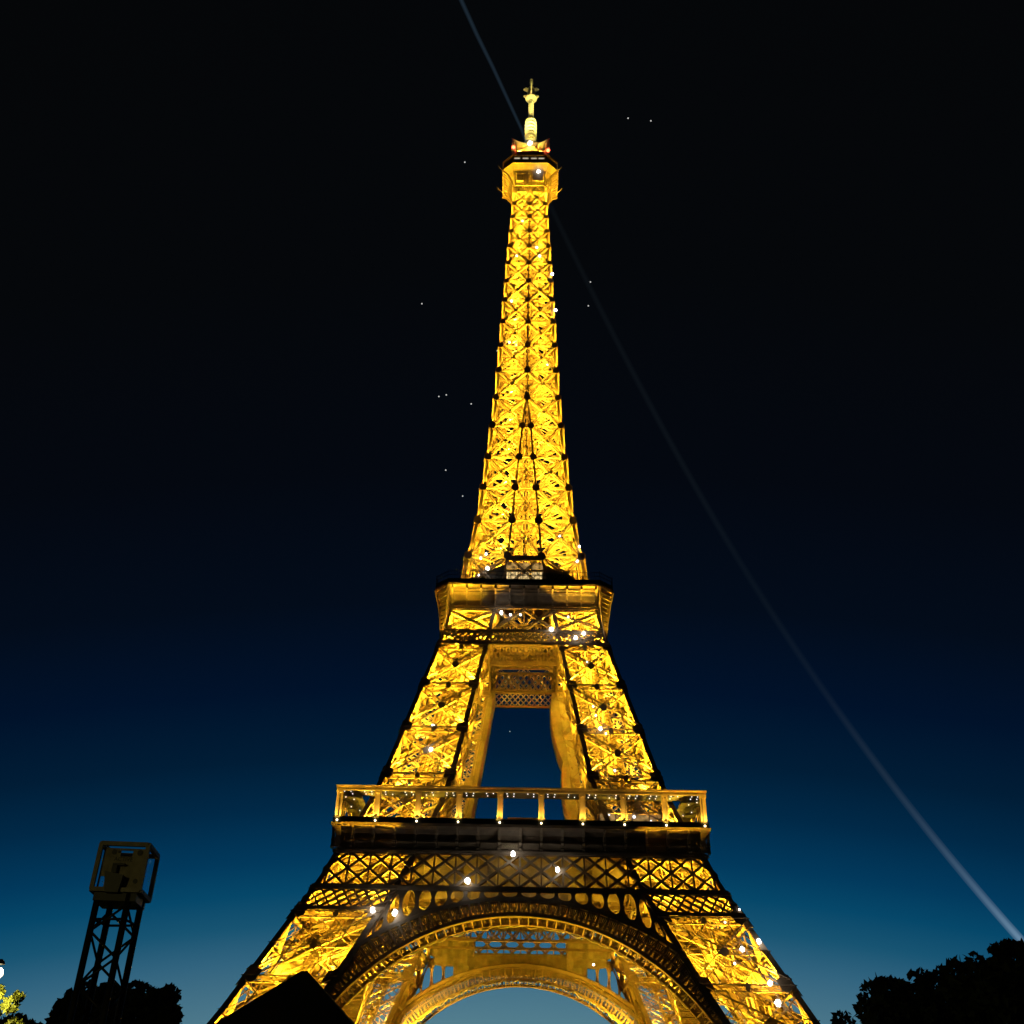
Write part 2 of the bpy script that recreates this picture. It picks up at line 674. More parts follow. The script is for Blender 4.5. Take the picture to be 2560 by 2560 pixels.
# slack net rope along the rear lower edge
rope = MB()
pts = []
for i in range(121):
    t = -R(52) + R(104) * i / 120
    x, hh = intr(t)
    pts.append(ff(x, hh - .25 - .35 * abs(math.sin(i * .42)) - .15 * math.sin(i * 1.3), -DEP - .3))
rope.tube(pts, .13, 5)
rope.build("net_rope", ANTENNA, arch)
# spandrel plate with round holes between arch and belt
sp = MB()


def ext_h(x): return CO_ + math.sqrt(max(0, RO * RO - x * x)) + .3


TOPB = 45.9
xs = [0, 3.4, 6.6, 9.6, 12.5, 15.3, 18.1, 20.9, 23.3, 25.2]


def lim_top(x):
    # top of the plate: the belt, or the leg's inner column further out
    hh = TOPB
    while wi(hh) < abs(x) + .3 and hh > 30:
        hh -= .1
    return hh


for sgn in (-1, 1):
    for k in range(len(xs) - 1):
        xa, xb = xs[k], xs[k + 1]
        ha, hb = ext_h(xa), ext_h(xb)
        ta, tb = lim_top(xa), lim_top(xb)
        if tb - hb < .15 and ta - ha < .15:
            continue

        def bl(u, v, off):
            x = xa + (xb - xa) * (u + 1) / 2
            lo, hi = ext_h(x), max(ext_h(x) + .05, lim_top(x))
            return ff(sgn * x, lo + (hi - lo) * (v + 1) / 2, off)
        K = 24
        rad = .80 if tb - hb > 1.6 else (.74 if ta - ha > 1.9 or tb - hb > 1.3 else 0)
        for off in (.12, -.35):
            if rad == 0:
                sp.quad(bl(-1, -1, off), bl(1, -1, off), bl(1, 1, off), bl(-1, 1, off))
                continue
            for i in range(K):
                a0, a1 = 2 * math.pi * i / K, 2 * math.pi * (i + 1) / K

                def e(a, r):
                    return math.cos(a) * r, math.sin(a) * r

                def bnd(a):
                    c, s = math.cos(a), math.sin(a)
                    m = max(abs(c), abs(s))
                    return c / m, s / m
                sp.quad(bl(*e(a0, rad), off), bl(*e(a1, rad), off), bl(*bnd(a1), off), bl(*bnd(a0), off))
        if rad:
            for i in range(K):
                a0, a1 = 2 * math.pi * i / K, 2 * math.pi * (i + 1) / K
                sp.quad(bl(math.cos(a0) * rad, math.sin(a0) * rad, .12), bl(math.cos(a1) * rad, math.sin(a1) * rad, .12),
                        bl(math.cos(a1) * rad, math.sin(a1) * rad, -.35), bl(math.cos(a0) * rad, math.sin(a0) * rad, -.35))
sp.build("spandrel", PLATE, arch)
quarter(arch)

# first floor belt: X truss, lattice band on the legs, chords
bt = MB()
BW = 3.927
H0B, H1B = 46.0, 52.5
for off in (0.05,):
    for h, th in ((45.6, .75), (46.1, .3), (52.6, .7)):
        W = wo(h)
        bt.beam((-W, -W - off, h), (W, -W - off, h), th, .6, (0, 1, 0))


def bx(k, h):
    x = k * BW
    W = wo(h)
    return max(-W, min(W, x))


for k in range(-9, 10):
    a, b = ff(bx(k, H0B), H0B, .05), ff(bx(k, H1B), H1B, .05)
    bt.beam(a, b, .28, .4, NB)
    for dk in (1, -1):
        k0, k1 = k - dk, k + dk
        a = Vector((k0 * BW, -wo(H0B) - .05, H0B))
        b = Vector((k1 * BW, -wo(H1B) - .05, H1B))
        if abs(b.x) > wo(H1B) or abs(a.x) > wo(H0B):
            tt = [(wo(H0B) - .1) / abs(a.x) if abs(a.x) > wo(H0B) else None]
            # stop at the corner column
            for s in [i / 40 for i in range(41)]:
                c = a.lerp(b, s)
                if abs(c.x) <= wo(c.z):
                    lo = c
                    break
            for s in [1 - i / 40 for i in range(41)]:
                c = a.lerp(b, s)
                if abs(c.x) <= wo(c.z):
                    hi_ = c
                    break
            a, b = lo, hi_
        bt.beam(a, b, .44, .5, NB)
# small diamond lattice on the two legs, 42.0 - 45.3
for sgn in (-1, 1):
    h0, h1 = 41.9, 45.3
    for h in (41.75,):
        bt.beam(ff(sgn * (wi(h) - .2), h, .05), ff(sgn * wo(h), h, .05), .55, .6, (0, 1, 0))
    n = 8
    for i in range(-2, n + 3):
        for d in (2, -2):
            def lp(s, h):
                return ff(sgn * (wi(h) + (wo(h) - wi(h)) * s), h, .05)
            s0, s1 = i / n, (i + d) / n
            t0, t1 = 0.0, 1.0
            for lim, sg_ in ((0.0, 1), (1.0, -1)):
                f0, f1 = (s0 - lim) * sg_, (s1 - lim) * sg_
                if f0 < 0 and f1 < 0: t0, t1 = 1, 0
                elif f0 < 0: t0 = max(t0, f0 / (f0 - f1))
                elif f1 < 0: t1 = min(t1, f0 / (f0 - f1))
            if t1 - t0 < .05: continue
            bt.beam(lp(s0 + (s1 - s0) * t0, h0 + (h1 - h0) * t0), lp(s0 + (s1 - s0) * t1, h0 + (h1 - h0) * t1), .34, .3, NB)
# inner copy of the truss between the inner columns (second plane behind the front)
for h, th in ((46, .5), (52.4, .5)):
    W = wi(h)
    bt.beam((-W, -W, h), (W, -W, h), th, .5, (0, 1, 0))
belt = bt.build("lattice_belt", PLATE, tower)
belts = quarter(belt)


def cloth(parent, x0, x1, h0, h1, y, name="net_sheet"):
    m_ = MB()
    nx, nz = 26, 5
    def q(i, j):
        u, v = i / nx, j / nz
        x = x0 + (x1 - x0) * u
        return Vector((x, y + .35 * math.sin(x * 1.1 + v * 2) * math.sin(v * 3) + .2 * math.sin(x * 2.7),
                       h0 + (h1 - h0) * v - .3 * math.sin(math.pi * ((u * 6) % 1)) * (1 - v)))
    for i in range(nx):
        for j in range(nz):
            m_.quad(q(i, j), q(i + 1, j), q(i + 1, j + 1), q(i, j + 1))
    o = m_.build(name, NET, parent, True)
    return o


for k, b_ in enumerate(belts):
    if k == 2:
        cloth(b_, -19, 19, 51.6, 53.8, -31.5)
        for yy, za, zb, hw_ in ((-15.0, 49.6, 54.0, 17), (-23.5, 48.0, 53.0, 20)):
            it = MB()
            for z_ in (za, zb):
                it.beam((-hw_, yy, z_), (hw_, yy, z_), .5, .6, (0, 1, 0))
            nn_ = int(hw_ * 2 / 2.6)
            for i_ in range(nn_):
                xa, xb = -hw_ + 2 * hw_ * i_ / nn_, -hw_ + 2 * hw_ * (i_ + 1) / nn_
                it.beam((xa, yy, za), (xb, yy, zb), .3, .5, (0, 1, 0))
                it.beam((xb, yy, za), (xa, yy, zb), .3, .5, (0, 1, 0))
                it.beam((xa, yy, za), (xa, yy, zb), .26, .5, (0, 1, 0))
            it.build("inner_truss", IRON, b_)
        cloth(b_, -20, 20, 44.2, 46.9, -33.0)
        cloth(b_, -15.5, 15.5, 42.2, 44.6, -33.3)
        cloth(b_, -21, -10.5, 46, 50, -31.4)
        cloth(b_, 10.5, 21, 46, 50, -31.4)
    else:
        cloth(b_, -19.5, 19.5, 45.6, 53.8, -30.5)

# ---- first floor: deck with girders underneath
dk = MB()
OUT, HOLE = 34.6, 3.0
for k in range(4):
    m = Matrix.Rotation(k * math.pi / 2, 3, 'Z')
    p = [(-OUT, -OUT), (OUT, -OUT), (HOLE, -HOLE), (-HOLE, -HOLE)]
    lo = [m @ Vector((x, y, 56.9)) for x, y in p]
    hi = [m @ Vector((x, y, 57.45)) for x, y in p]
    dk.hexa(lo + hi)
deck = dk.build("first_floor_deck", PLATE, tower)
gd = MB()
for i in range(-8, 9):
    x = i * 4.0
    if abs(x) < 12:
        for s in (-1, 1):
            gd.box((x - .12, min(s * 11, s * 33), 54.2), (x + .12, max(s * 11, s * 33), 56.9))
    else:
        gd.box((x - .12, -33, 54.2), (x + .12, 33, 56.9))
for i in range(-7, 8):
    y = i * 4.4 + .7
    if abs(y) < 12:
        for s in (-1, 1):
            gd.box((min(s * 11, s * 33), y - .1, 54.8), (max(s * 11, s * 33), y + .1, 56.9))
    else:
        gd.box((-33, y - .1, 54.8), (33, y + .1, 56.9))
gd.build("floor_girder", IRON, deck)

# ---- frieze with brackets and name plates
fr = MB()
prof = [(-33.9, 52.95), (-33.45, 53.4), (-33.35, 55.2), (-33.55, 56.1), (-34.2, 56.8), (-35.25, 57.1)]
for k in range(len(prof) - 1):
    (y0, h0), (y1, h1) = prof[k], prof[k + 1]
    fr.quad((y0 + .5, y0, h0), (-y0 - .5, y0, h0), (-y1 - .5, y1, h1), (y1 + .5, y1, h1))
    fr.quad((y0 + .5, y0 + .2, h0), (y1 + .5, y1 + .2, h1), (-y1 - .5, y1 + .2, h1), (-y0 - .5, y0 + .2, h0))
fr.box((-34.6, -34.75, 52.45), (34.6, -33.9, 52.93))
fr.box((-34.4, -34.45, 53.0), (34.4, -34.05, 53.18))
frieze = fr.build("frieze", PLATE, tower)
rim = MB()
rim.box((-35.4, -35.42, 57.12), (35.4, -34.7, 57.32))
rim.box((-35.52, -35.52, 57.33), (35.52, -34.7, 57.62))
rim.build("cornice", IRON, frieze)
br = MB()
bp_ = [(-33.9, 53.2), (-34.55, 53.2), (-34.62, 53.55), (-34.36, 53.75), (-34.36, 54.3), (-34.62, 54.45), (-34.62, 54.7),
       (-34.38, 54.9), (-34.4, 55.8), (-34.75, 56.4), (-35.2, 56.85), (-35.3, 57.05), (-33.6, 57.05), (-33.4, 55.8), (-33.4, 53.2)]
tw = .24
br.poly([(-tw, y, h) for y, h in bp_])
br.poly([(tw, y, h) for y, h in reversed(bp_)])
for k in range(len(bp_)):
    (y0, h0), (y1, h1) = bp_[k], bp_[(k + 1) % len(bp_)]
    br.quad((-tw, y0, h0), (tw, y0, h0), (tw, y1, h1), (-tw, y1, h1))
b0 = br.build("bracket", IRON, frieze)
b0.location.x = -9 * BW + .35
for k in range(-8, 10):
    c = b0.copy()
    sc.collection.objects.link(c)
    c.parent = frieze
    c.location.x = k * BW - (.35 if k == 9 else 0)
pl = MB()
pl.box((-1.45, -34.2, 53.45), (1.45, -34.04, 54.55))
for z in (53.45, 54.40):
    pl.box((-1.55, -34.27, z), (1.55, -34.2, z + .15))
for x in (-1.55, 1.40):
    pl.box((x, -34.27, 53.62), (x + .15, -34.2, 54.38))
p0 = pl.build("name_plate", IRON, frieze)
p0.location.x = -8.5 * BW
plates = [p0]
for k in range(1, 18):
    c = p0.copy()
    sc.collection.objects.link(c)
    c.parent = frieze
    c.location.x = (k - 8.5) * BW
    plates.append(c)


def text_mesh(name, body, size, m, parent, loc, rot, ext=0.02):
    cu = bpy.data.curves.new(name, 'FONT')
    cu.body = body
    cu.size = size
    cu.extrude = ext
    cu.align_x = 'CENTER'
    cu.align_y = 'CENTER'
    t = bpy.data.objects.new(name, cu)
    sc.collection.objects.link(t)
    dgp = bpy.context.evaluated_depsgraph_get()
    me = bpy.data.meshes.new_from_object(t.evaluated_get(dgp))
    bpy.data.objects.remove(t)
    me.materials.clear()
    me.materials.append(m)
    o = bpy.data.objects.new(name, me)
    sc.collection.objects.link(o)
    o.parent = parent
    o.location = loc
    o.rotation_euler = rot
    return o


frs = quarter(frieze)
pos9 = [c for c in frieze.children if c.name.startswith("name_plate") and abs(c.location.x + .5 * BW) < .1][0]
GILT = mat("gilt_letter", (0.62, 0.52, 0.28), 0.4)
text_mesh("lettering", "POINSOT", .68, GILT, pos9, (0, -34.235, 54.0), (R(90), 0, 0))

# ---- first floor gallery: parapet, posts, canopy, ceiling lamps, glass
cn = MB()
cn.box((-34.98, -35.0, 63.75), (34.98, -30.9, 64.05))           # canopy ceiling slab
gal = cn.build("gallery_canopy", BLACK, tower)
cf = MB()
cf.box((-35.15, -35.15, 63.62), (35.15, -34.98, 63.9))
cf.box((-35.15, -35.12, 63.92), (35.15, -34.96, 64.3))
cf.box((-35.25, -35.28, 64.31), (35.25, -34.9, 64.6))
cf.build("fascia", IRON, gal)
pa = MB()
pa.box((-35.2, -35.2, 57.66), (35.2, -35.1, 58.55))
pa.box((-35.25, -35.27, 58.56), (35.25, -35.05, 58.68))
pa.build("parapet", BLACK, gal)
SP = 70.0 / 9
ps = MB()
for s in (-.42, .42):
    ps.box((s - .13, -35.0, 57.7), (s + .13, -34.35, 63.6))
ps.box((-.55, -34.5, 57.7), (.55, -34.36, 63.6))
ps.box((-.62, -35.1, 57.7), (.62, -34.3, 58.75))
ps.box((-.6, -35.1, 63.2), (.6, -34.3, 63.6))
post = ps.build("canopy_post", IRON, gal)
posts = [post]
for k in range(1, 10):
    c = post.copy()
    sc.collection.objects.link(c)
    c.parent = gal
    posts.append(c)
for k, c in enumerate(posts):
    c.location.x = max(-34.4, min(34.4, -35 + SP * k))
gl = MB()
gl.quad((-3.2, -34.7, 58.7), (3.2, -34.7, 58.7), (3.2, -34.7, 63.6), (-3.2, -34.7, 63.6))
g0 = gl.build("glass_pane", GLASS, gal)
for k in range(9):
    c = g0 if k == 0 else g0.copy()
    if k:
        sc.collection.objects.link(c)
        c.parent = gal
    c.location.x = -35 + SP * (k + .5)
# back wall of the gallery's end bays (galvanised lift lobbies beside the legs)
gals = quarter(gal)
# lamps of the front gallery only: they are hidden on the other sides
for c in posts:
    x = c.location.x
    ball("post_lamp", (x, -35.42, 57.95), .17, WARM, gal, 8)
    lamp("post_light", (x, -35.9, 58.1), 1900, (1, .60, .08), .1, gal, aim=(0, .13, 1), cone=120)
cl0 = None
for k in range(18):
    x = -35 + 70 * (k + .5) / 18
    for y in (-34.2, -32.6):
        for dx in (-.62, .62):
            if (k * 5 + int(y) + (dx > 0)) % 9 == 4:
                continue
            if cl0 is None:
                cl0 = ball("ceiling_lamp", (0, 0, 0), .11, WHITE, gal, 8)
                c = cl0
            else:
                c = cl0.copy()
                sc.collection.objects.link(c)
                c.parent = gal
            c.location = (x + dx + random.uniform(-.12, .12), y, 63.66)

for sg in (-1, 1):
    for x, y in ((34.0, -30.5), (32.6, -29.0), (33.8, -24), (32.4, -21.5), (33.6, -14), (32.6, -9), (33.5, -2), (33, 6)):
        c = cl0.copy()
        sc.collection.objects.link(c)
        c.parent = gal
        c.location = (sg * x, y, 63.66)

# pavilions standing on the first floor, seen through the gallery
pv = MB()
pv.box((15, -30, 57.5), (28, -29.5, 58.4))
pv.box((15, -30, 61.6), (28, -22, 62.0))
for x in (15, 18.2, 21.4, 24.6, 27.8):
    pv.box((x, -30, 58.4), (x + .2, -29.7, 61.6))
pav = pv.build("pavilion", PLATE, tower)
for i in range(4):
    w_ = MB()
    x = 15.2 + 3.2 * i
    w_.quad((x, -29.6, 58.4), (x + 3.0, -29.6, 58.4), (x + 3.0, -29.6, 61.5), (x, -29.6, 61.5))
    w_.build("pavilion_window", SHOP, pav)
for x, z, r in ((17, 61.2, .35), (19.8, 60.6, .3), (21.8, 60.9, .55), (23.4, 59.4, .6), (25.0, 60.2, .3), (16.5, 59.9, .3), (22.6, 58.9, .35)):
    ball("pavilion_lamp", (x, -30.1, z), r * .6, WHITE, pav, 8)
ks = MB()
ks.box((-2.4, -27, 57.5), (4.6, -24, 58.0))
ks.box((-2.6, -27.2, 60.9), (4.8, -24, 61.2))
kiosk = ks.build("kiosk", PLATE, tower)
w_ = MB()
w_.box((-2.2, -26.9, 58.0), (4.4, -25, 60.8))
w_.build("kiosk_window", SHOP2, kiosk)

# ---- second floor
b2 = MB()
for h, th in ((101.4, .5), (104.75, .5), (111.0, .3), (111.5, .22)):
    W = wo(h)
    b2.beam((-W, -W - .05, h), (W, -W - .05, h), th, .6, (0, 1, 0))
h0, h1 = 101.6, 104.5
n = 27
for i in range(-3, n + 4):
    for d in (2, -2):
        def lp(s, h): return ff(-wo(h) + 2 * wo(h) * s, h, .05)
        s0, s1 = i / n, (i + d) / n
        if min(s0, s1) < 0 or max(s0, s1) > 1: continue
        b2.beam(lp(s0, h0), lp(s1, h1), .3, .25, NB)
# inner and deeper lattice girders between the legs
for yy, za, zb in ((-8.0, 101.2, 105.6), (-8.0, 107.0, 111.0)):
    for z in (za, zb):
        b2.beam((-8, yy, z), (8, yy, z), .55, .5, (0, 1, 0))
    m_ = 11
    for i in range(m_):
        for d in (1, -1):
            xa = -8 + 16 * (i + (0 if d > 0 else 1)) / m_
            xb = -8 + 16 * (i + (1 if d > 0 else 0)) / m_
            zm = (za + zb) / 2
            b2.beam((xa, yy, za), (xb, yy, zm), .42, .25, (0, 1, 0))
            b2.beam((xb, yy, zm), (xa, yy, zb), .42, .25, (0, 1, 0))
# upper X panels 105 - 111 between the legs
for a, b in ((-wi(108), 0), (0, wi(108))):
    for p, q in (((a, 105), (b, 110.8)), ((b, 105), (a, 110.8))):
        b2.girder(ff(p[0], p[1]), ff(q[0], q[1]), .7, NB, .5, .12)
belt2 = b2.build("upper_belt", PLATE, tower)
quarter(belt2)

g2 = MB()
cove = [(-16.9, 111.6), (-17.15, 112.8), (-17.8, 113.9), (-18.8, 114.7), (-20.0, 115.15)]
for k in range(len(cove) - 1):
    (y0, h0), (y1, h1) = cove[k], cove[k + 1]
    xa, xb = 16.9, 16.9 + .2 * (k + 1)
    g2.quad((-xa, y0, h0), (xa, y0, h0), (xb, y1, h1), (-xb, y1, h1))
    g2.quad((-xa, y0 + .15, h0), (-xb, y1 + .15, h1), (xb, y1 + .15, h1), (xa, y0 + .15, h0))
# rim along the front and the chamfered corner
g2.box((-17.4, -20.5, 115.16), (17.4, -19.6, 115.45))
g2.box((-17.4, -20.62, 115.46), (17.4, -19.6, 115.8))
ca, cb = Vector((-17.4, -20.5, 0)), Vector((-20.5, -17.4, 0))
for z0, z1, o in ((115.16, 115.45, 0), (115.46, 115.8, .1)):
    nn = Vector((-1, -1, 0)).normalized()
    g2.hexa([ca + nn * o + Vector((0, 0, z0)), cb + nn * o + Vector((0, 0, z0)), cb - nn * .6 + Vector((0, 0, z0)), ca - nn * .6 + Vector((0, 0, z0)),
             ca + nn * o + Vector((0, 0, z1)), cb + nn * o + Vector((0, 0, z1)), cb - nn * .6 + Vector((0, 0, z1)), ca - nn * .6 + Vector((0, 0, z1))])
for z in (114.15, 114.65):
    y = -18.9 if z < 114.4 else -19.5
    g2.beam((-16.6, y, z), (16.6, y, z), .16, .2, (0, 0, 1))
gal2 = g2.build("second_floor_gallery", PLATE, tower)
b = MB()
path = [(-17.1, 111.6), (-17.45, 113.0), (-18.15, 114.05), (-19.1, 114.7), (-20.1, 114.85)]
for k in range(len(path) - 1):
    (y0, h0), (y1, h1) = path[k], path[k + 1]
    b.beam((0, y0 - .2, h0), (0, y1 - .2, h1), .4, .9, (0, -1, .5))
bb = b.build("bracket", IRON, gal2)
for k in range(11):
    c = bb if k == 0 else bb.copy()
    if k:
        sc.collection.objects.link(c)
        c.parent = gal2
    c.location.x = (k - 5) * 3.28
# corner console (front left)
cc = MB()
top0, top1 = Vector((-20.5, -17.4, 115.1)), Vector((-17.4, -20.5, 115.1))
bot = Vector((-18.5, -18.5, 102.6))


def edge(top, s):
    p = bot.lerp(top, s)
    k = math.sin(s * math.pi) * .55
    return p + Vector((1, 1, 0)).normalized() * k


for top in (top0, top1):
    for i in range(12):
        a, c_ = edge(top, i / 12), edge(top, (i + 1) / 12)
        cc.beam(a, c_, .5, .35, Vector((-1, -1, 0)))
for i in range(1, 12):
    a, c_ = edge(top0, i / 12), edge(top1, i / 12)
    cc.beam(a, c_, .34, .55, (0, 0, 1))
cons = cc.build("corner_console", IRON, gal2)
cs = MB()
for i in range(12):
    k = Vector((.45, .45, 0))
    cs.quad(edge(top0, i / 12) + k, edge(top1, i / 12) + k, edge(top1, (i + 1) / 12) + k, edge(top0, (i + 1) / 12) + k)
cs.build("console_back", PLATE, cons)
lamp("console_light", (-19.6, -19.6, 102.6), 900, radius=.15, parent=cons, aim=(.02, .02, 1), cone=80)
pp = MB()
for a, c_ in ((Vector((-17.4, -20.45, 0)), Vector((17.4, -20.45, 0))), (Vector((-20.45, -17.4, 0)), Vector((-17.4, -20.45, 0)))):
    for z, t in ((116.3, .9), (117.7, .1), (118.6, .1)):
        pp.beam(a + Vector((0, 0, z)), c_ + Vector((0, 0, z)), t, .08, (0, 1, .0))
    L = (c_ - a).length
    for i in range(int(L / .55) + 1):
        q = a.lerp(c_, i * .55 / L)
        pp.beam(q + Vector((0, 0, 116.6)), q + Vector((0, 0, 118.9 + .5 * random.random())), .07, .07, (0, 1, 0))
pp.build("railing", BLACK, gal2)
quarter(gal2)
d2 = MB()
for k in range(4):
    m = Matrix.Rotation(k * math.pi / 2, 3, 'Z')
    p = [(-19.5, -19.5), (19.5, -19.5), (4, -4), (-4, -4)]
    d2.hexa([m @ Vector((x, y, 115.0)) for x, y in [(-18.3, -18.3), (18.3, -18.3), (4, -4), (-4, -4)]] +
            [m @ Vector((x, y, 115.4)) for x, y in [(-18.3, -18.3), (18.3, -18.3), (4, -4), (-4, -4)]])
for i in range(-7, 8):
    d2.box((i * 2.3 - .1, -15.5, 112.6), (i * 2.3 + .1, 15.5, 115.0))
d2.build("second_floor_deck", PLATE, tower)
# lit shop front on the second floor and dark wraparound roof
s2 = MB()
s2.box((-4.6, -14.6, 121.9), (4.6, -11, 122.3))
s2.box((-4.6, -14.6, 119.3), (4.6, -11, 119.6))
for x in (-4.6, -1.6, 1.4, 4.4):
    s2.box((x, -14.7, 115.5), (x + .2, -14.4, 124.5))
shop = s2.build("shop_front", PLATE, tower)
for i in range(3):
    for z0, z1 in ((116, 119.2), (119.8, 121.8), (122.5, 124.3)):
        q = MB()
        q.quad((-4.35 + 3 * i, -14.3, z0), (-1.65 + 3 * i, -14.3, z0), (-1.65 + 3 * i, -14.3, z1), (-4.35 + 3 * i, -14.3, z1))
        q.build("shop_window", SHOP if z0 != 119.8 else SHOP2, shop)
NETD = mat("dark_net", (0.05, 0.045, 0.035), 0.9, 0.3, 1.2, bump=0.4)
for sg in (-1, 1):
    rf = MB()
    for k in range(12):
        q = []
        for a, top in ((k / 12, 0), ((k + 1) / 12, 0), ((k + 1) / 12, 1), (k / 12, 1)):
            x = sg * (14.6 - 10.4 * a)
            q.append(Vector((x, -13.7, 118.2 + 6.2 * a ** .8)) if top else Vector((x, -15.6, 116)))
        rf.poly(q if sg < 0 else q[::-1])
    quarter(rf.build("safety_net", NETD, tower))

# ---- upper shaft
SN = [115.7, 126.1, 137.1, 147.25, 157.2, 167.8, 177.7, 187.4, 196.7, 205.8, 214.5, 222.4, 230.1, 237.4, 244.2, 250.9,
      257.0, 262.85, 268.0, 274.5]
sh = MB()
dkp = sh
for k in range(len(SN) - 1):
    h0, h1 = SN[k], SN[k + 1]
    i0, i1 = (wi(h0), wi(h1)) if h1 <= 177.8 else (0, 0)
    o0, o1 = wo(h0), wo(h1)
    n = Vector((0, -1, (o0 - o1) / (h1 - h0))).normalized()
    gw = .62 if h0 < 200 else .46
    for sgn in (-1, 1):
        a, b_, c, d = ff(sgn * (o0 - .5), h0), ff(sgn * i0, h0), ff(sgn * i1, h1), ff(sgn * (o1 - .5), h1)
        sh.girder(a - n * .1, c - n * .1, gw, n, .7, .12, lt=.08)
        sh.girder(b_ - n * .1, d - n * .1, gw, n, .7, .12, lt=.08)
        sh.girder(d, c, .5, n, .4, .08, lace=h0 < 180)
        ctr = (a + b_ + c + d) / 4
        dkp.disc(ctr + n * .28, n, .3, .04, 8)
        # inner column
        if k < 6 or sgn < 0:
            dkp.beam(b_ + n * .3, c + n * .3, .44 if k < 6 else .3, .2, n)
        # node plates
        gs = (1.2 - .0026 * (h0 - 115)) if k else 0
        if gs:
            for x in ((sgn * i0, sgn * (o0 - gs * .55)) if (k < 6 or sgn < 0) else (sgn * (o0 - gs * .55),)):
                p = ff(x, h0, .22)
                z = Vector((0, (o0 - o1) / (h1 - h0), 1)).normalized()
                for hw, hh in ((gs * .78, gs * .62), (gs * .55, gs * .95)):
                    u, v, t = Vector((hw, 0, 0)), z * hh, n * (.06 if hw > hh else .09)
                    dkp.hexa([p - u - v, p + u - v, p + u - v + t, p - u - v + t, p - u + v, p + u + v, p + u + v + t, p - u + v + t])
    if k < 6:    # middle strip between the inner columns
        a, b_, c, d = ff(-i0, h0), ff(i0, h0), ff(i1, h1), ff(-i1, h1)
        if i1 > .8:
            sh.girder(a, c, .4, n, .4, .1)
            sh.girder(b_, d, .4, n, .4, .1)
            dkp.disc((a + b_ + c + d) / 4 + n * .2, n, .32, .04, 8)
            dkp.beam(a, b_, .2, .4, n)
        if k == 0:
            dkp.beam(ff(-i1 - .5, h1 - .7, .1), ff(i1 + .5, h1 - .7, .1), 1.3, .5, n)
shaft = empty("upper_shaft")
shaft.parent = tower
s_ = sh.build("shaft_bracing", IRON, shaft)
quarter(s_)
col = MB()
for k in range(len(SN) - 1):
    def rg(h):
        t = .8 - .0022 * (h - 115)
        w_ = wo(h) - .34
        return [Vector((-w_, -w_, h)), Vector((-w_ + t, -w_, h)), Vector((-w_ + t, -w_ + t, h)), Vector((-w_, -w_ + t, h))]
    col.hexa(rg(SN[k]) + rg(SN[k + 1]))
cc_ = col.build("corner_column", ANTENNA if False else IRON, shaft)
for k in range(len(SN) - 1):
    h0, h1 = SN[k], SN[k + 1]
    w_ = wo(h0) - .02
    sl = (wo(h0) - wo(h1)) / (h1 - h0)
    lamp("column_light", (-w_ + .05, -w_ + .05, h0 + .9), P_CORNER * ((h1 - h0) / 8) ** 1.5, radius=.08, parent=cc_,
         aim=(sl, sl, 1), cone=70, blend=.6)
quarter(cc_)
# lift guides, stairs and floors inside the shaft
lg = MB()
for cxx, cyy in ((-1.7, 0), (1.7, 0)):
    for dx in (-1, 1):
        for dy in (-1, 1):
            lg.beam((cxx + dx, cyy + dy * 1.3, 116), (cxx + dx, cyy + dy * 1.3, 272), .3, .3, (0, 1, 0))
    z = 117
    while z < 271:
        for dy in (-1.3, 1.3):
            lg.beam((cxx - 1, cyy + dy, z), (cxx + 1, cyy + dy, z + 2.2), .16, .16, (0, 1, 0))
            lg.beam((cxx + 1, cyy + dy, z), (cxx - 1, cyy + dy, z + 2.2), .16, .16, (0, 1, 0))
            lg.beam((cxx - 1, cyy + dy, z), (cxx + 1, cyy + dy, z), .24, .2, (0, 1, 0))
        z += 2.2
lg.beam((0, 0.2, 116), (0, 0.2, 272), .5, .4, (0, 1, 0))
for k in range(1, len(SN) - 1):
    h, W = SN[k], wo(SN[k]) - .6
    for p, q in (((-W, -W), (W, W)), ((-W, W), (W, -W)), ((-W, 0), (0, -W)), ((0, -W), (W, 0)), ((W, 0), (0, W)), ((0, W), (-W, 0)),
                 ((-W, -W * .5), (W, -W * .5)), ((-W, W * .5), (W, W * .5))):
        lg.girder((p[0], p[1], h), (q[0], q[1], h), .4, (0, 0, 1), .35, .09)
    for yy in (W * .25, W * .8):
        for sg in (-1, 1):
            lg.girder((sg * W * .95, yy, h), (sg * W * .15, yy, SN[k + 1]), .5, (0, 1, 0), .3, .1)
            lg.girder((sg * W * .15, yy, h), (sg * W * .95, yy, SN[k + 1]), .5, (0, 1, 0), .3, .1)
            lg.girder((sg * W * .95, yy, (h + SN[k + 1]) / 2), (sg * W * .15, yy, (h + SN[k + 1]) / 2), .5, (0, 1, 0), .3, .1)
    side = 1
    z = h
    while z < SN[k + 1] - 1:
        for sx_ in (-1, 1):
            xx = sx_ * W * .62
            lg.beam((xx - side * W * .2, W * .35, z), (xx + side * W * .2, W * .35, z + 2), .14, .35, (0, 1, 0))
            lg.beam((xx - side * W * .2, -W * .3, z + 1), (xx + side * W * .2, -W * .3, z + 3), .12, .25, (0, 1, 0))
        side = -side
        z += 2
lg.build("lift_guide", IRON, shaft)
for k in range(len(SN) - 1):
    h0, h1 = SN[k], SN[k + 1]
    W = wo(h0)
    pw = (1 if h0 < 240 else 1.35) * P_SHAFT * ((h1 - h0) / 8) * (W / 8)
    for a, b_ in ((-.55, -.5), (.55, -.5), (-.5, .3), (.5, .3)):
        lamp("floodlight", (W * a, W * b_, h0 + .8), pw * .5, radius=.2, parent=shaft, aim=(0, 0, 1), cone=165, blend=.4)

# ---- top cabin
cab = MB()


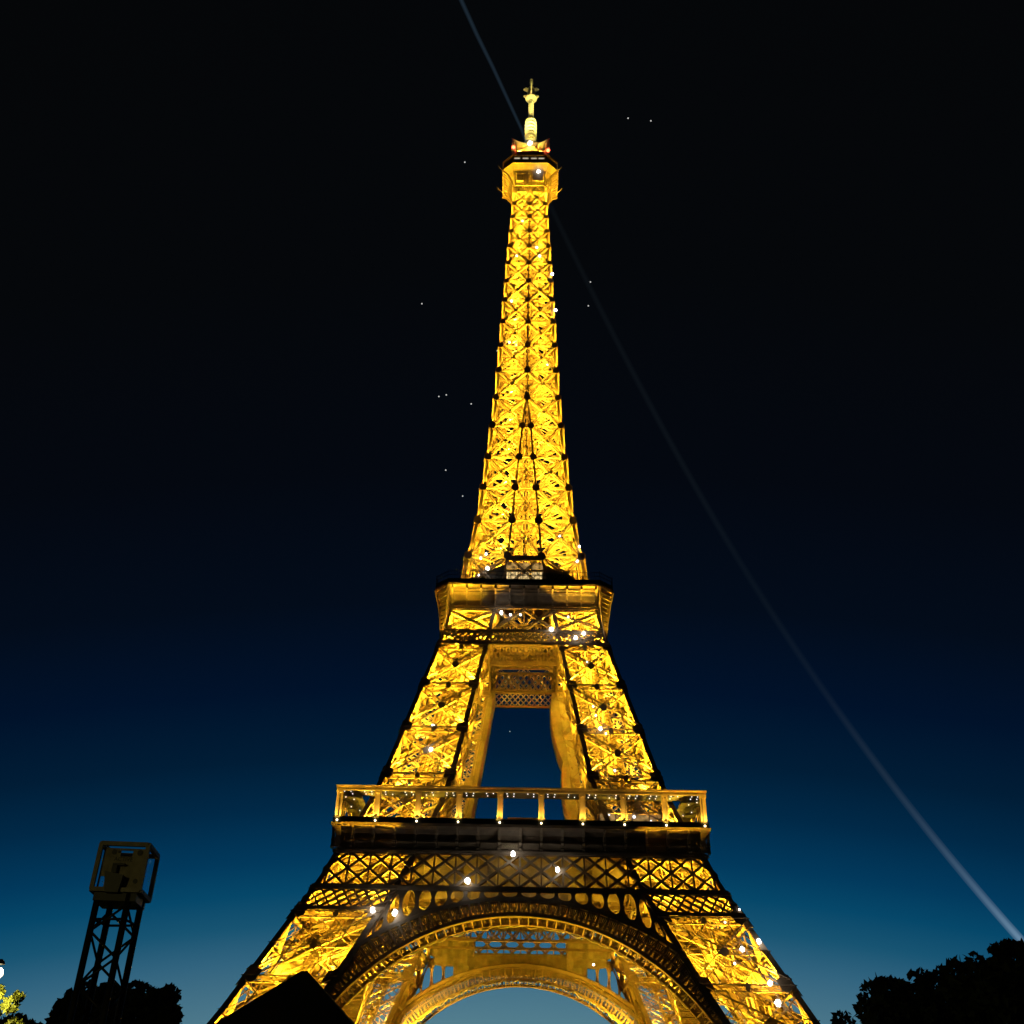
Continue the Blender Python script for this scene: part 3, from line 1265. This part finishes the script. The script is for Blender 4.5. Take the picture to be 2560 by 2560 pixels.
def octa(a, c, z):     # half width a, chamfer start c
    return [Vector((x, y, z)) for x, y in ((-c, -a), (c, -a), (a, -c), (a, c), (c, a), (-c, a), (-a, c), (-a, -c))]


def ring_(mb, A, B):
    n = len(A)
    for i in range(n):
        j = (i + 1) % n
        mb.quad(A[i], A[j], B[j], B[i])


lv = [(8.9, 5.7, 272.5), (8.9, 5.7, 272.9), (8.6, 5.5, 273.0), (8.6, 5.5, 275.9), (9.0, 5.75, 276.0),
      (9.0, 5.75, 276.4), (7.4, 4.7, 276.6), (6.8, 4.3, 280.6), (5.2, 3.4, 281.3)]
rs = [octa(*l) for l in lv]
for i in range(len(rs) - 1):
    ring_(cab, rs[i], rs[i + 1])
cab.poly(rs[-1])
cabin = cab.build("top_cabin", PLATE, tower)
for k in range(4):
    for x in (-4.2, -1.5, 1.2, 3.6):
        q = MB()
        w2 = .9
        q.quad((x - w2, -8.63, 274.6), (x + w2, -8.63, 274.6), (x + w2, -8.63, 275.2), (x - w2, -8.63, 275.2))
        o = q.build("cabin_window", emit("cabin_glow", (1, .85, .6), .5) if (k == 0 and x == -4.2) else bpy.data.materials["cabin_glow"], cabin)
        o.rotation_euler.z = k * math.pi / 2
# flared corbels under the cabin
cv = [(5.0, 4.95, 263.0), (5.25, 4.95, 266.2), (5.9, 5.0, 268.8), (7.1, 5.25, 271.0), (8.9, 5.7, 272.5)]
wg = MB()
for k in range(len(cv) - 1):
    (a0, c0, z0), (a1, c1, z1) = cv[k], cv[k + 1]
    wg.quad((-c0, -a0, z0), (c0, -a0, z0), (c1, -a1, z1), (-c1, -a1, z1))
    wg.quad((-c0, -a0, z0), (-c1, -a1, z1), (-a1, -c1, z1), (-a0, -c0, z0))
    for x in [-1, -.8, -.6, -.4, -.2, 0, .2, .4, .6, .8, 1]:
        hip = abs(x) == 1
        wg.beam((x * c0, -a0 - .2, z0), (x * c1, -a1 - .1, z1 - .15), .34 if hip else .2, .6 if hip else .4, (0, -1, -.5))
    wg.beam((-c1, -a1 - .05, z1 - .1), (c1, -a1 - .05, z1 - .1), .2, .2, (0, 0, 1))
wings = wg.build("corbel", IRON, cabin)
lamp("corbel_light", (-6.6, -6.6, 257.5), 22000, radius=.2, parent=wings, aim=(.02, .02, 1), cone=75)
lamp("corbel_light", (0, -7.6, 258.5), 9000, radius=.2, parent=wings, aim=(0, .06, 1), cone=75)
quarter(wings)
# machinery hung under the front corbel
rc = MB()
rc.box((.8, -7.4, 266.0), (4.3, -6.5, 269.6))
rc.box((-4.3, -6.9, 266.6), (-2.2, -6.1, 268.9))
rc.box((-1.2, -7.1, 264.6), (-.5, -6.2, 270.2))
for z in (264.2, 270.0):
    rc.beam((-4.9, -6.9, z), (4.9, -6.9, z), .3, .3, (0, 1, 0))
for x in (-4.7, -1.6, .4, 4.7):
    rc.beam((x, -6.9, 263.6), (x, -6.9, 271.0), .25, .3, (0, 1, 0))
rcs = rc.build("machinery", IRON, cabin)
# crown platform, side dishes and aerials
cr = MB()
for s in (-1, 1):
    cr.hexa([Vector(p) for p in ((s * .5, -3.6, 287.0), (s * 2.6, -4.4, 287.2), (s * 2.6, 4.4, 287.2), (s * .5, 3.6, 287.0),
                                 (s * .5, -3.6, 288.0), (s * 6.3, -3.6, 290.2), (s * 6.3, 3.6, 290.2), (s * .5, 3.6, 290.2))])
    for y in (-3.6, -1.2, 1.2):
        cr.beam((s * 2.2, y - .5, 287.0), (s * 6.4, y - .3, 290.4), .18, .3, (0, 1, 0))
cr.lathe([(3.0, 281.9), (3.0, 284.5), (3.6, 284.7), (3.6, 287.0), (2.4, 287.2), (2.4, 290), (1.6, 290.2)], 16)
for s in (-1, 1):
    cr.beam((s * 5.0, -5.0, 281.5), (s * 5.2, -5.2, 286.5), .25, .25, (0, 1, 0))
    cr.beam((s * 4.2, -4.2, 283.5), (s * 6.0, -5.4, 283.5), .2, .2, (0, 0, 1))
    for z in (262.3, 272.5):
        cr.tube([(s * 8.3, -5, z), (s * 9.6, -5.3, z + 1.2), (s * 10.2, -5.4, z + 2.2)], .09, 5)
crown = cr.build("crown_platform", IRON, cabin)
for x in (-5.6, 5.8):
    ball("warning_lamp", (x, -5.5, 284.0 if x < 0 else 282.6), .62, REDL, crown, 10)
    lamp("warning_light", (x * 1.02, -6.3, 283.2), 160, (1, .08, .03), .3, crown)
for sx_, sy_ in ((-3.8, -7.4), (3.8, -7.4), (0, 6)):
    lamp("crown_light", (sx_, sy_, 280.4), 14000, (1, .62, .05), .2, crown, aim=(-sx_ * .2, -sy_ * .25, 1.2), cone=80)
# antenna
an = MB()
pr = [(2.6, 289.5), (2.6, 290.6), (1.7, 291.6)]
z = 291.8
while z < 302.0:
    pr += [(1.45, z), (1.45, z + .85), (2.08, z + 1.15), (2.08, z + 1.45), (1.45, z + 1.6)]
    z += 1.75
pr += [(1.6, 303.2), (2.0, 303.4), (1.9, 304.0), (1.1, 305.6), (.8, 306.0)]
z = 306
while z < 314:
    pr += [(.74, z), (.74, z + .7), (.95, z + .8), (.95, z + 1.0)]
    z += 1.15
pr += [(.9, 315.0), (1.2, 315.4)]
an.lathe(pr, 14)
antenna = an.build("antenna", ANTENNA, tower, False)
xt = MB()
xt.lathe([(.9, 315.0), (1.9, 315.9), (2.1, 316.3), (1.2, 316.9), (.9, 318.2), (1.0, 320.6), (1.1, 321.7)], 12)
for ax_ in (Vector((1, 0, 0)), Vector((0, 1, 0))):
    nr = Vector((ax_.y, ax_.x, 0)) * .22
    for sg in (-1, 1):
        ol = [(.4, 315.9), (1.7, 316.3), (2.75, 317.6), (2.55, 318.0), (1.55, 318.3), (1.15, 319.2), (1.5, 320.2), (2.6, 321.0), (2.75, 321.5), (1.8, 322.3), (.4, 321.6)]
        A = [ax_ * (sg * r) + Vector((0, 0, z)) - nr for r, z in ol]
        B = [p + nr * 2 for p in A]
        xt.poly(A)
        xt.poly(B[::-1])
        for i in range(len(A)):
            xt.quad(A[i], A[(i + 1) % len(A)], B[(i + 1) % len(A)], B[i])
xt.build("dish_head", ANTENNA, antenna)
tp = MB()
tp.lathe([(.75, 321.9), (.75, 322.8), (.35, 323.0), (.45, 324.2), (.6, 324.4), (.6, 325.6), (.3, 325.9), (.55, 326.1), (.55, 326.9), (.2, 327.1)], 10)
tp.build("beacon_tip", ANTENNA, antenna)
for sx_, sy_ in ((-5.4, -6.9), (5.4, -6.9)):
    lamp("antenna_light", (sx_, sy_, 284), 62000, (1, .80, .22), .2, antenna, aim=(-sx_, -sy_, 31), cone=30, blend=.8)
    lamp("antenna_light", (sx_, sy_, 284), 3500, (1, .80, .22), .2, antenna, aim=(-sx_, -sy_, 13), cone=45, blend=.8)

# ---- white flash lamps scattered over the ironwork (photo pixels give the place on the front face)
FL = [  # px, py (1932 px view), size, outward offset
    (1000, 270, 1.0, None), (1016, 325, 1.0, None), (986, 417, .45, 0), (1013, 467, .5, 0), (975, 483, .45, 0), (1018, 483, .5, 0),
    (1042, 517, .6, .4), (1048, 585, .62, .4), (965, 568, .5, 0), (961, 646, .5, -.5), (974, 651, .5, -.5), (1033, 688, .4, 0), (920, 1072, .85, 1.2),
    (903, 1085, .4, 1), (1056, 1012, .45, .1), (1093, 1031, .5, .3), (1089, 1059, .55, .3), (917, 1045, .5, .2), (907, 1053, .5, .2),
    (946, 1156, .8, .6), (963, 1160, .5, .6), (982, 1160, .45, .6), (1040, 1187, .85, .6), (1086, 1203, .8, .5), (1101, 1195, .8, .5),
    (1072, 1164, .4, .4), (817, 1370, .7, 0), (813, 1414, .8, .2), (1108, 1248, .4, 0), (1119, 1333, .35, 0), (1133, 1375, .75, .1), (1124, 1350, .4, 0),
    (1143, 1384, .4, 0), (1160, 1454, .4, .2), (968, 1611, .85, None), (1052, 1641, .85, .7), (882, 1662, .95, .7), (703, 1717, .85, .7),
    (745, 1722, .95, .7), (1432, 1776, .75, .5), (1400, 1791, .75, .1), (1453, 1855, .8, .1), (1468, 1893, .95, .1), (1368, 1740, .3, 0),
    (1386, 1818, .35, 0), (1120, 1820, .35, -6), (1395, 1716, .3, .3)]


def face_pt(px, py, off):
    y = -20
    for _ in range(60):
        p = on_y(px, py, y)
        y = .5 * y + .5 * (-wo(p.z) - off)
    return p


for px, py, s, off in FL:
    X, Y = px * 2560 / 1932, py * 2560 / 1932
    if off is None:
        p = on_y(X, Y, {270: -4.6, 325: -7.2, 1611: -35.9}[py])
    else:
        p = face_pt(X, Y, off + .1)
    r = s * (.5 if p.z < 110 else (.52 if p.z < 200 else .66))
    fb_ = ball("flash_lamp", p, r, FLASH, tower, 10)
    for v_ in fb_.data.vertices:
        v_.co *= random.uniform(.55, 1.35)
    if s > .7:
        lamp("flash_light", p + Vector((0, -.9, 0)), 75 * s, (1, .97, .92), .5, tower)

# ---- nets hung on the inner sides of the two rear legs
rows = [101 - 40 * i / 28 for i in range(29)]
for sg in (-1, 1):
    nl = MB()

    def prof_(z):
        base = wi(z) - 1.2
        if sg > 0:
            base -= 1.25 * abs(math.sin((101 - z) * .2)) ** .7
        t = wo(z) - wi(z)
        wv = (.18 * math.sin(z * 1.7) + .12 * math.sin(z * 3.1)) * (1 if sg > 0 else .3)
        return [Vector((sg * x, y, z)) for x, y in ((wi(z) + (2.2 if sg > 0 else .5), wi(z) + .1 + wv), (wi(z) + .2, wi(z) - .1 - wv), (base + .25, wi(z) + .1 * t), (base, wi(z) + .45 * t),
                                                    (base + .15, wi(z) + .8 * t), (wi(z) + .2, wi(z) + .97 * t))]
    for i in range(28):
        A, B = prof_(rows[i]), prof_(rows[i + 1])
        for k in range(5):
            q = [A[k], A[k + 1], B[k + 1], B[k]]
            nl.poly(q if sg < 0 else q[::-1])
    nl.build("protective_net", NET, tower, True)

# ------------------------------------------------------------------ searchlight beams from the tower top
def beam_thing(name, pix, h, label, r0, spread, k, col, near):
    pts = [on_h(px * 2560 / 1932, py * 2560 / 1932, h) for px, py in pix]
    radii = [r0 + spread * math.hypot(p.x, p.y) for p in pts]
    m = MB()
    m.tube(pts, radii, 12)
    mt = bpy.data.materials.new(name + "_air")
    mt.use_nodes = True
    t = mt.node_tree
    t.nodes.clear()
    o = t.nodes.new("ShaderNodeOutputMaterial")
    e = t.nodes.new("ShaderNodeEmission")
    e.inputs[0].default_value = (*col, 1)
    e.inputs[1].default_value = k
    t.links.new(e.outputs[0], o.inputs['Volume'])
    if near:
        tcn = t.nodes.new("ShaderNodeTexCoord")
        vl = t.nodes.new("ShaderNodeVectorMath")
        vl.operation = 'LENGTH'
        mr = t.nodes.new("ShaderNodeValToRGB")
        mr.color_ramp.elements[0].position, mr.color_ramp.elements[0].color = .03, (k * 3, k * 3, k * 3, 1)
        mr.color_ramp.elements[1].position, mr.color_ramp.elements[1].color = 1.0, (k * near,) * 3 + (1,)
        for p_, v_ in ((.07, 1.7), (.13, .7), (.22, .25), (.30, .28), (.45, .7), (.7, near * .55)):
            q_ = mr.color_ramp.elements.new(p_)
            q_.color = (k * v_,) * 3 + (1,)
        dv = t.nodes.new("ShaderNodeMath")
        dv.operation = 'DIVIDE'
        dv.inputs[1].default_value = 1900
        t.links.new(tcn.outputs['Object'], vl.inputs[0])
        t.links.new(vl.outputs['Value'], dv.inputs[0])
        t.links.new(dv.outputs[0], mr.inputs[0])
        t.links.new(mr.outputs[0], e.inputs[1])
    ob = m.build(name, mt)
    m = MB()
    m.tube(pts, [r * .5 for r in radii], 12)
    m.build("beam_core", mt, ob)
    tag(ob, label, "light beam", "searchlight beams from the tower top")
    return ob


BC = (46.067, 3.67, 449.269, 860.686)
beam_thing("searchlight_beam", [(BC[0] * (y / 1000) ** 3 + BC[1] * (y / 1000) ** 2 + BC[2] * y / 1000 + BC[3], y) for y in range(300, 1860, 40)], 284,
           "pale searchlight beam slanting down to the right from the tower top", 1.0, .0036, .0010, (.60, .82, 1.0), 3.6)
beam_thing("searchlight_beam", [(998, 285), (985, 246), (960, 192), (930, 127), (900, 66), (870, 0), (850, -50)], 286,
           "faint blue searchlight beam rising to the left behind the antenna", .55, .003, .011, (.35, .65, 1.0), 0)

# ------------------------------------------------------------------ stars
ST = [(1185, 223, "left star of the pair level with the antenna, right of the tower"),
      (1228, 228, "right star of the pair level with the antenna, right of the tower"),
      (877, 306, "lone star left of the tower's top cabin"),
      (1114, 532, "upper of two stars close under the beam right of the shaft"),
      (1110, 577, "lower of two stars close under the beam right of the shaft"),
      (796, 573, "lone star far out to the left of the shaft, the leftmost"),
      (938, 662, "star almost touching the left edge of the glowing shaft"),
      (828, 748, "left star of a close pair left of the shaft"),
      (842, 745, "right star of a close pair left of the shaft"),
      (889, 762, "star between the close pair and the shaft"),
      (841, 887, "star below the close pair, left of the shaft"),
      (873, 936, "lowest star left of the shaft, above the second floor"),
      (962, 1380, "faint star framed between the tower legs above the first floor")]
for px, py, lb in ST:
    p = at_dist(px * 2560 / 1932, py * 2560 / 1932, 5000)
    dd = (p - EYE).length
    o = ball("star", p, dd * (.00066 if py < 1300 else .00042), STARM, None, 8)
    tag(o, lb, "star", "stars scattered over the dark sky")

# ------------------------------------------------------------------ lighting mast with a cage on top, front left
pm = at_dist(310, 2200, 15.2)
mast = tag(empty("lighting_mast", (pm.x, pm.y, 0), R(0)), "dark square truss mast with a panelled cage box on top, left of the tower", "mast")
base_dir = math.atan2(pm.y - EYE.y, pm.x - EYE.x)
mast.rotation_euler.z = base_dir - math.pi / 2 + R(-15)
ztop = at_dist(305, 2242, 15.2).z
SZ = .2
TW = Matrix.Rotation(R(-10), 3, 'Z')
for sx_ in (-1, 1):
    for sy_ in (-1, 1):
        m = MB()
        m.tube([TW @ Vector((sx_ * SZ, sy_ * SZ, 0)), TW @ Vector((sx_ * SZ, sy_ * SZ, ztop))], .04, 10)
        m.build("chord", BLACK, mast, True)
m = MB()
z = .2
while z < ztop - .45:
    for k in range(4):
        a = TW @ Matrix.Rotation(k * math.pi / 2, 3, 'Z')
        d = 1 if (k % 2) else -1
        p, q, r_ = a @ Vector((-SZ * d, -SZ, z)), a @ Vector((SZ * d, -SZ, z + .30)), a @ Vector((-SZ * d, -SZ, z + .6))
        m.tube([p, q], .016, 6)
        m.tube([q, r_], .016, 6)
    z += .6
for zz in (ztop - .05, ztop - .30, .1):
    for k in range(4):
        a = TW @ Matrix.Rotation(k * math.pi / 2, 3, 'Z')
        m.tube([a @ Vector((-SZ, -SZ, zz)), a @ Vector((SZ, -SZ, zz))], .015, 6)
m.build("brace", BLACK, mast, True)
HB = .292
zc0, zc1 = ztop + .02, ztop + .565
cg = MB()
fb = .05
for sx_ in (-1, 1):
    for sy_ in (-1, 1):
        cg.beam((sx_ * HB, sy_ * HB, zc0), (sx_ * HB, sy_ * HB, zc1), fb, fb, (0, 1, 0))
for zz in (zc0, zc1):
    for k in range(4):
        a = Matrix.Rotation(k * math.pi / 2, 3, 'Z')
        cg.beam(a @ Vector((-HB, -HB, zz)), a @ Vector((HB, -HB, zz)), fb * 1.02, fb * 1.02, (0, 0, 1))
cage = cg.build("cage", ALU, mast)
fl = MB()
fl.box((-HB + .03, -HB + .03, zc0 - .02), (HB - .03, HB - .03, zc0 + .012))
fl.box((-SZ - .06, -SZ - .06, ztop - .10), (SZ + .06, SZ + .06, ztop - .002))
fl.build("floor_plate", BLACK, cage)
pn = MB()
yb = -HB + .07
zt = zc1 - .035
for x0, x1, z0, z1 in ((-.17, HB - .033, zc0 + .03, zt - .10), (-HB + .033, -.172, zc0 + .17, zt - .10), (-HB + .033, -.24, zc0 + .03, zc0 + .168),
                       (-HB + .033, -.05, zt - .098, zt), (.10, HB - .033, zt - .098, zt), (-.048, .098, zt - .025, zt)):
    pn.box((x0, yb, z0), (x1, yb + .02, z1))
panel = pn.build("panel", PLY, cage)
for x, zz, r_ in ((-.13, zt - .05, .032), (.19, zt - .05, .036), (-.07, zt - .045, .016), (.2, zc0 + .12, .03)):
    hm = MB()
    hm.disc((x, yb - .004, zz), (0, -1, 0), r_, .004, 14)
    hm.build("cutout", BLACK, panel)
for sg in (-1, 1):
    q = MB()
    q.quad((sg * HB, -HB + .04, zc0 + .03), (sg * HB, HB - .04, zc0 + .03), (sg * HB, HB - .04, zc1 - .03), (sg * HB, -HB + .04, zc1 - .03))
    q.build("side_pane", GLASS, cage)
text_mesh("lettering", "ACTIVE", .07, BLACK, panel, (.0, yb - .006, zt - .135), (R(90), 0, 0), .002)
pj = MB()
pj.hexa([Vector(p) for p in ((-.11, -.36, zc0 - .04), (.05, -.36, zc0 - .04), (.05, -HB + .068, zc0 - .04), (-.11, -HB + .068, zc0 - .04),
                             (-.16, -.38, zc0 + .20), (.08, -.38, zc0 + .16), (.08, -HB + .068, zc0 + .16), (-.16, -HB + .068, zc0 + .20))])
pj.box((-.10, -.3, zc0 + .202), (-.04, -HB + .068, zc0 + .29))
pj.box((-.10, -.3, zc0 + .292), (.05, -HB + .068, zc0 + .315))
pj.build("projector", BLACK, cage)

# ------------------------------------------------------------------ black pavilion roof in front of the left leg
pa_ = at_dist(765, 2431, 26)
tent = tag(empty("roof_tent", (pa_.x, pa_.y, 0)), "black peaked tent roof cutting across the foot of the left leg", "tent")
hz = pa_.z
kpx = 26.2 / F * 1.03


def roof_pt(px, py, d):
    p = at_dist(px, py, d)
    return Vector((p.x - pa_.x, p.y - pa_.y, p.z))


L1 = roof_pt(430, 2645, 25.0)
R1 = roof_pt(990, 2680, 25.2)
eave = min(L1.z, R1.z)
ap0, ap1 = Vector((-.06, 0, hz)), Vector((.06, 0, hz))
fl_, fr_ = Vector((L1.x, -2.4, eave)), Vector((R1.x, -2.4, eave))
bl_, br_ = Vector((L1.x, 2.6, eave)), Vector((R1.x, 2.6, eave))
ap0.y = ap1.y = -.2
m = MB()
m.poly([fl_, fr_, ap1, ap0])
m.poly([fr_, br_, ap1])
m.poly([br_, bl_, ap0, ap1])
m.poly([bl_, fl_, ap0])
m.poly([bl_, br_, fr_, fl_])
TENT = mat("black_canvas", (0.012, 0.012, 0.011), 0.9, 0.3, 2, bump=0.2)
m.build("canopy", TENT, tent)
for p in (fl_, fr_, bl_, br_):
    q = MB()
    q.tube([(p.x * .97, p.y * .97, 0), (p.x * .97, p.y * .97, eave)], .05, 8)
    q.build("pole", BLACK, tent, True)

# ------------------------------------------------------------------ trees
LEAF = mat("dark_foliage", (0.035, 0.05, 0.02), 0.7, 0.4, 0.8)
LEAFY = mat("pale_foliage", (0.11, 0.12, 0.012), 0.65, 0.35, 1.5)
BARK = mat("bark", (0.10, 0.08, 0.06), 0.9, 0.3, 3, bump=.4)


def leaf_cloud(mb, clumps, n, size):
    """many leaf faces spread through clump volumes"""
    tot = sum(r ** 2 for _, r in clumps)
    for c, r in clumps:
        for _ in range(int(n * r * r / tot)):
            while True:
                d = Vector((random.uniform(-1, 1), random.uniform(-1, 1), random.uniform(-1, 1)))
                if .02 < d.length < 1: break
            d = d.normalized() * (d.length ** .55)
            p = c + Vector((d.x * r, d.y * r, d.z * r * .85))
            s = size * random.uniform(.5, 1.3)
            u = Vector((random.gauss(0, 1), random.gauss(0, 1), random.gauss(0, 1))).normalized()
            v = u.cross(Vector((random.gauss(0, 1), random.gauss(0, 1), random.gauss(0, 1)))).normalized()
            mb.poly([p - u * s, p + v * s * .55 - u * s * .2, p + u * s, p - v * s * .55 + u * .1 * s])


def tree(name, loc, clumps, n, size, label, group=None, leaf=None, th=.22):
    t = tag(empty(name, loc), label, "tree", group)
    mb = MB()
    leaf_cloud(mb, clumps, n, size)
    mb.build("crown", leaf or LEAF, t)
    tk = MB()
    top = max(c.z for c, _ in clumps) * .75
    tk.tube([(0, 0, -.1), (.05, .03, top * .35), (-.05, .1, top * .7), (.02, 0, top)], [th, th * .8, th * .6, th * .25], 9)
    for c, r in clumps[::3]:
        b_ = Vector((0, 0, top * random.uniform(.45, .8)))
        tk.tube([b_, b_.lerp(c, .5) + Vector((0, 0, .15)), c], [th * .35, th * .22, th * .08], 6)
    tk.build("trunk", BARK, t)
    return t


# lower looser tree at far left
d1 = 66
p = at_dist(95, 2490, d1)
cl = []
for _ in range(60):
    a = random.uniform(-1, 1)
    cl.append((Vector((a * 2.6, random.uniform(-2, 2), random.uniform(3.5, p.z - .5 - .9 * abs(a) - .4 * random.random()))), random.uniform(.45, .8)))
tree("bushy_tree", (p.x, p.y, 0), cl, 15000, .17, "lower loose dark tree at far left, between lamp and clipped tree")
# big tree at the right edge: outline measured along the crown
d2_ = 48


def outline_tree(name, pts, d, n, size, label, xc):
    base = at_dist(xc, 2600, d)
    cl = []
    fwd = (Vector((base.x, base.y, 0)) - Vector((EYE.x, EYE.y, 0))).normalized()
    for px, py in pts:
        t = at_dist(px, py, d)
        for k in range(9):
            r = random.uniform(.35, .95) if k else random.uniform(.3, .7)
            z = t.z - r * .75 - (t.z - 3.0) * (k / 9) ** 1.15 + (random.uniform(-.35, .3) if not k else 0)
            q = Vector((t.x - base.x, t.y - base.y, 0)) + fwd * random.uniform(-2.4, 2.4) * (1 if k else .4)
            if z < 2.6: continue
            cl.append((Vector((q.x, q.y, z)), r))
    return tree(name, (base.x, base.y, 0), cl, n, size, label, th=.3)


outline_tree("broad_tree", [(2168, 2505), (2188, 2472), (2215, 2452), (2240, 2462), (2254, 2466), (2268, 2452), (2300, 2434), (2328, 2440), (2360, 2432), (2392, 2424),
                            (2418, 2418), (2440, 2412), (2462, 2395), (2484, 2378), (2502, 2364), (2530, 2360), (2560, 2352), (2600, 2345), (2640, 2340), (2680, 2345)],
             d2_, 30000, .2, "broad dark tree rising at the right edge of the photo", 2480)
outline_tree("clipped_tree", [(172, 2490), (180, 2480), (198, 2470), (220, 2467), (243, 2467), (266, 2465), (290, 2466), (314, 2468), (338, 2470), (362, 2472), (386, 2476),
                              (408, 2478), (424, 2486), (432, 2502)], 62, 26000, .2, "dark clipped block shaped tree behind the truss mast", 300)
outline_tree("low_tree", [(2090, 2556), (2108, 2549), (2128, 2555), (2150, 2547), (2172, 2553)], 58, 9000, .16,
             "low dark tree top just left of the broad tree", 2130)

# ------------------------------------------------------------------ street lamp at the left edge and the tree it lights
d3 = 34
p = at_dist(-5, 2432, d3)
sl = tag(empty("street_lamp", (p.x, p.y, 0)), "glowing street lamp cut by the left edge of the photo", "street lamp")
m = MB()
m.lathe([(.16, 0), (.16, .5), (.09, .6), (.06, p.z - .5), (.05, p.z - .38), (.12, p.z - .33), (.12, p.z - .3)], 12)
m.build("post", BLACK, sl, True)
o = ball("lamp_globe", (0, 0, p.z), .13, emit("street_glow", (1.0, .80, .45), 26), sl, 16)
m = MB()
m.lathe([(.12, p.z + .2), (.1, p.z + .27), (.03, p.z + .33)], 14)
m.build("lamp_cap", BLACK, sl)
lamp("lamp_light", (0, -.05, p.z - .6), 480, (1, .85, .28), .25, sl)
q = at_dist(0, 2560, d3 + .9)
cl = []
for _ in range(26):
    a = random.uniform(-1, .5)
    cl.append((Vector((a * .75, random.uniform(-.35, .7), random.uniform(q.z - 1.2, q.z + .8 - .5 * max(0, a)))), random.uniform(.16, .3)))
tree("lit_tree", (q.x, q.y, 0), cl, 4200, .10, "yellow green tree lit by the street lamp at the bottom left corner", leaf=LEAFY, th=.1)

# unseen copy added behind the camera to light the mast and nearby objects
s2_ = copy_tree(sl)
s2_.location = (-10, -258, 0)
s2_['label'] = "added unseen street lamp behind the camera, faintly lighting the mast"
sl['group'] = s2_['group'] = "street lamps along the path"
for ch in s2_.children:
    if ch.type == 'LIGHT':
        ch.data = ch.data.copy()
        ch.data.energy = 1500
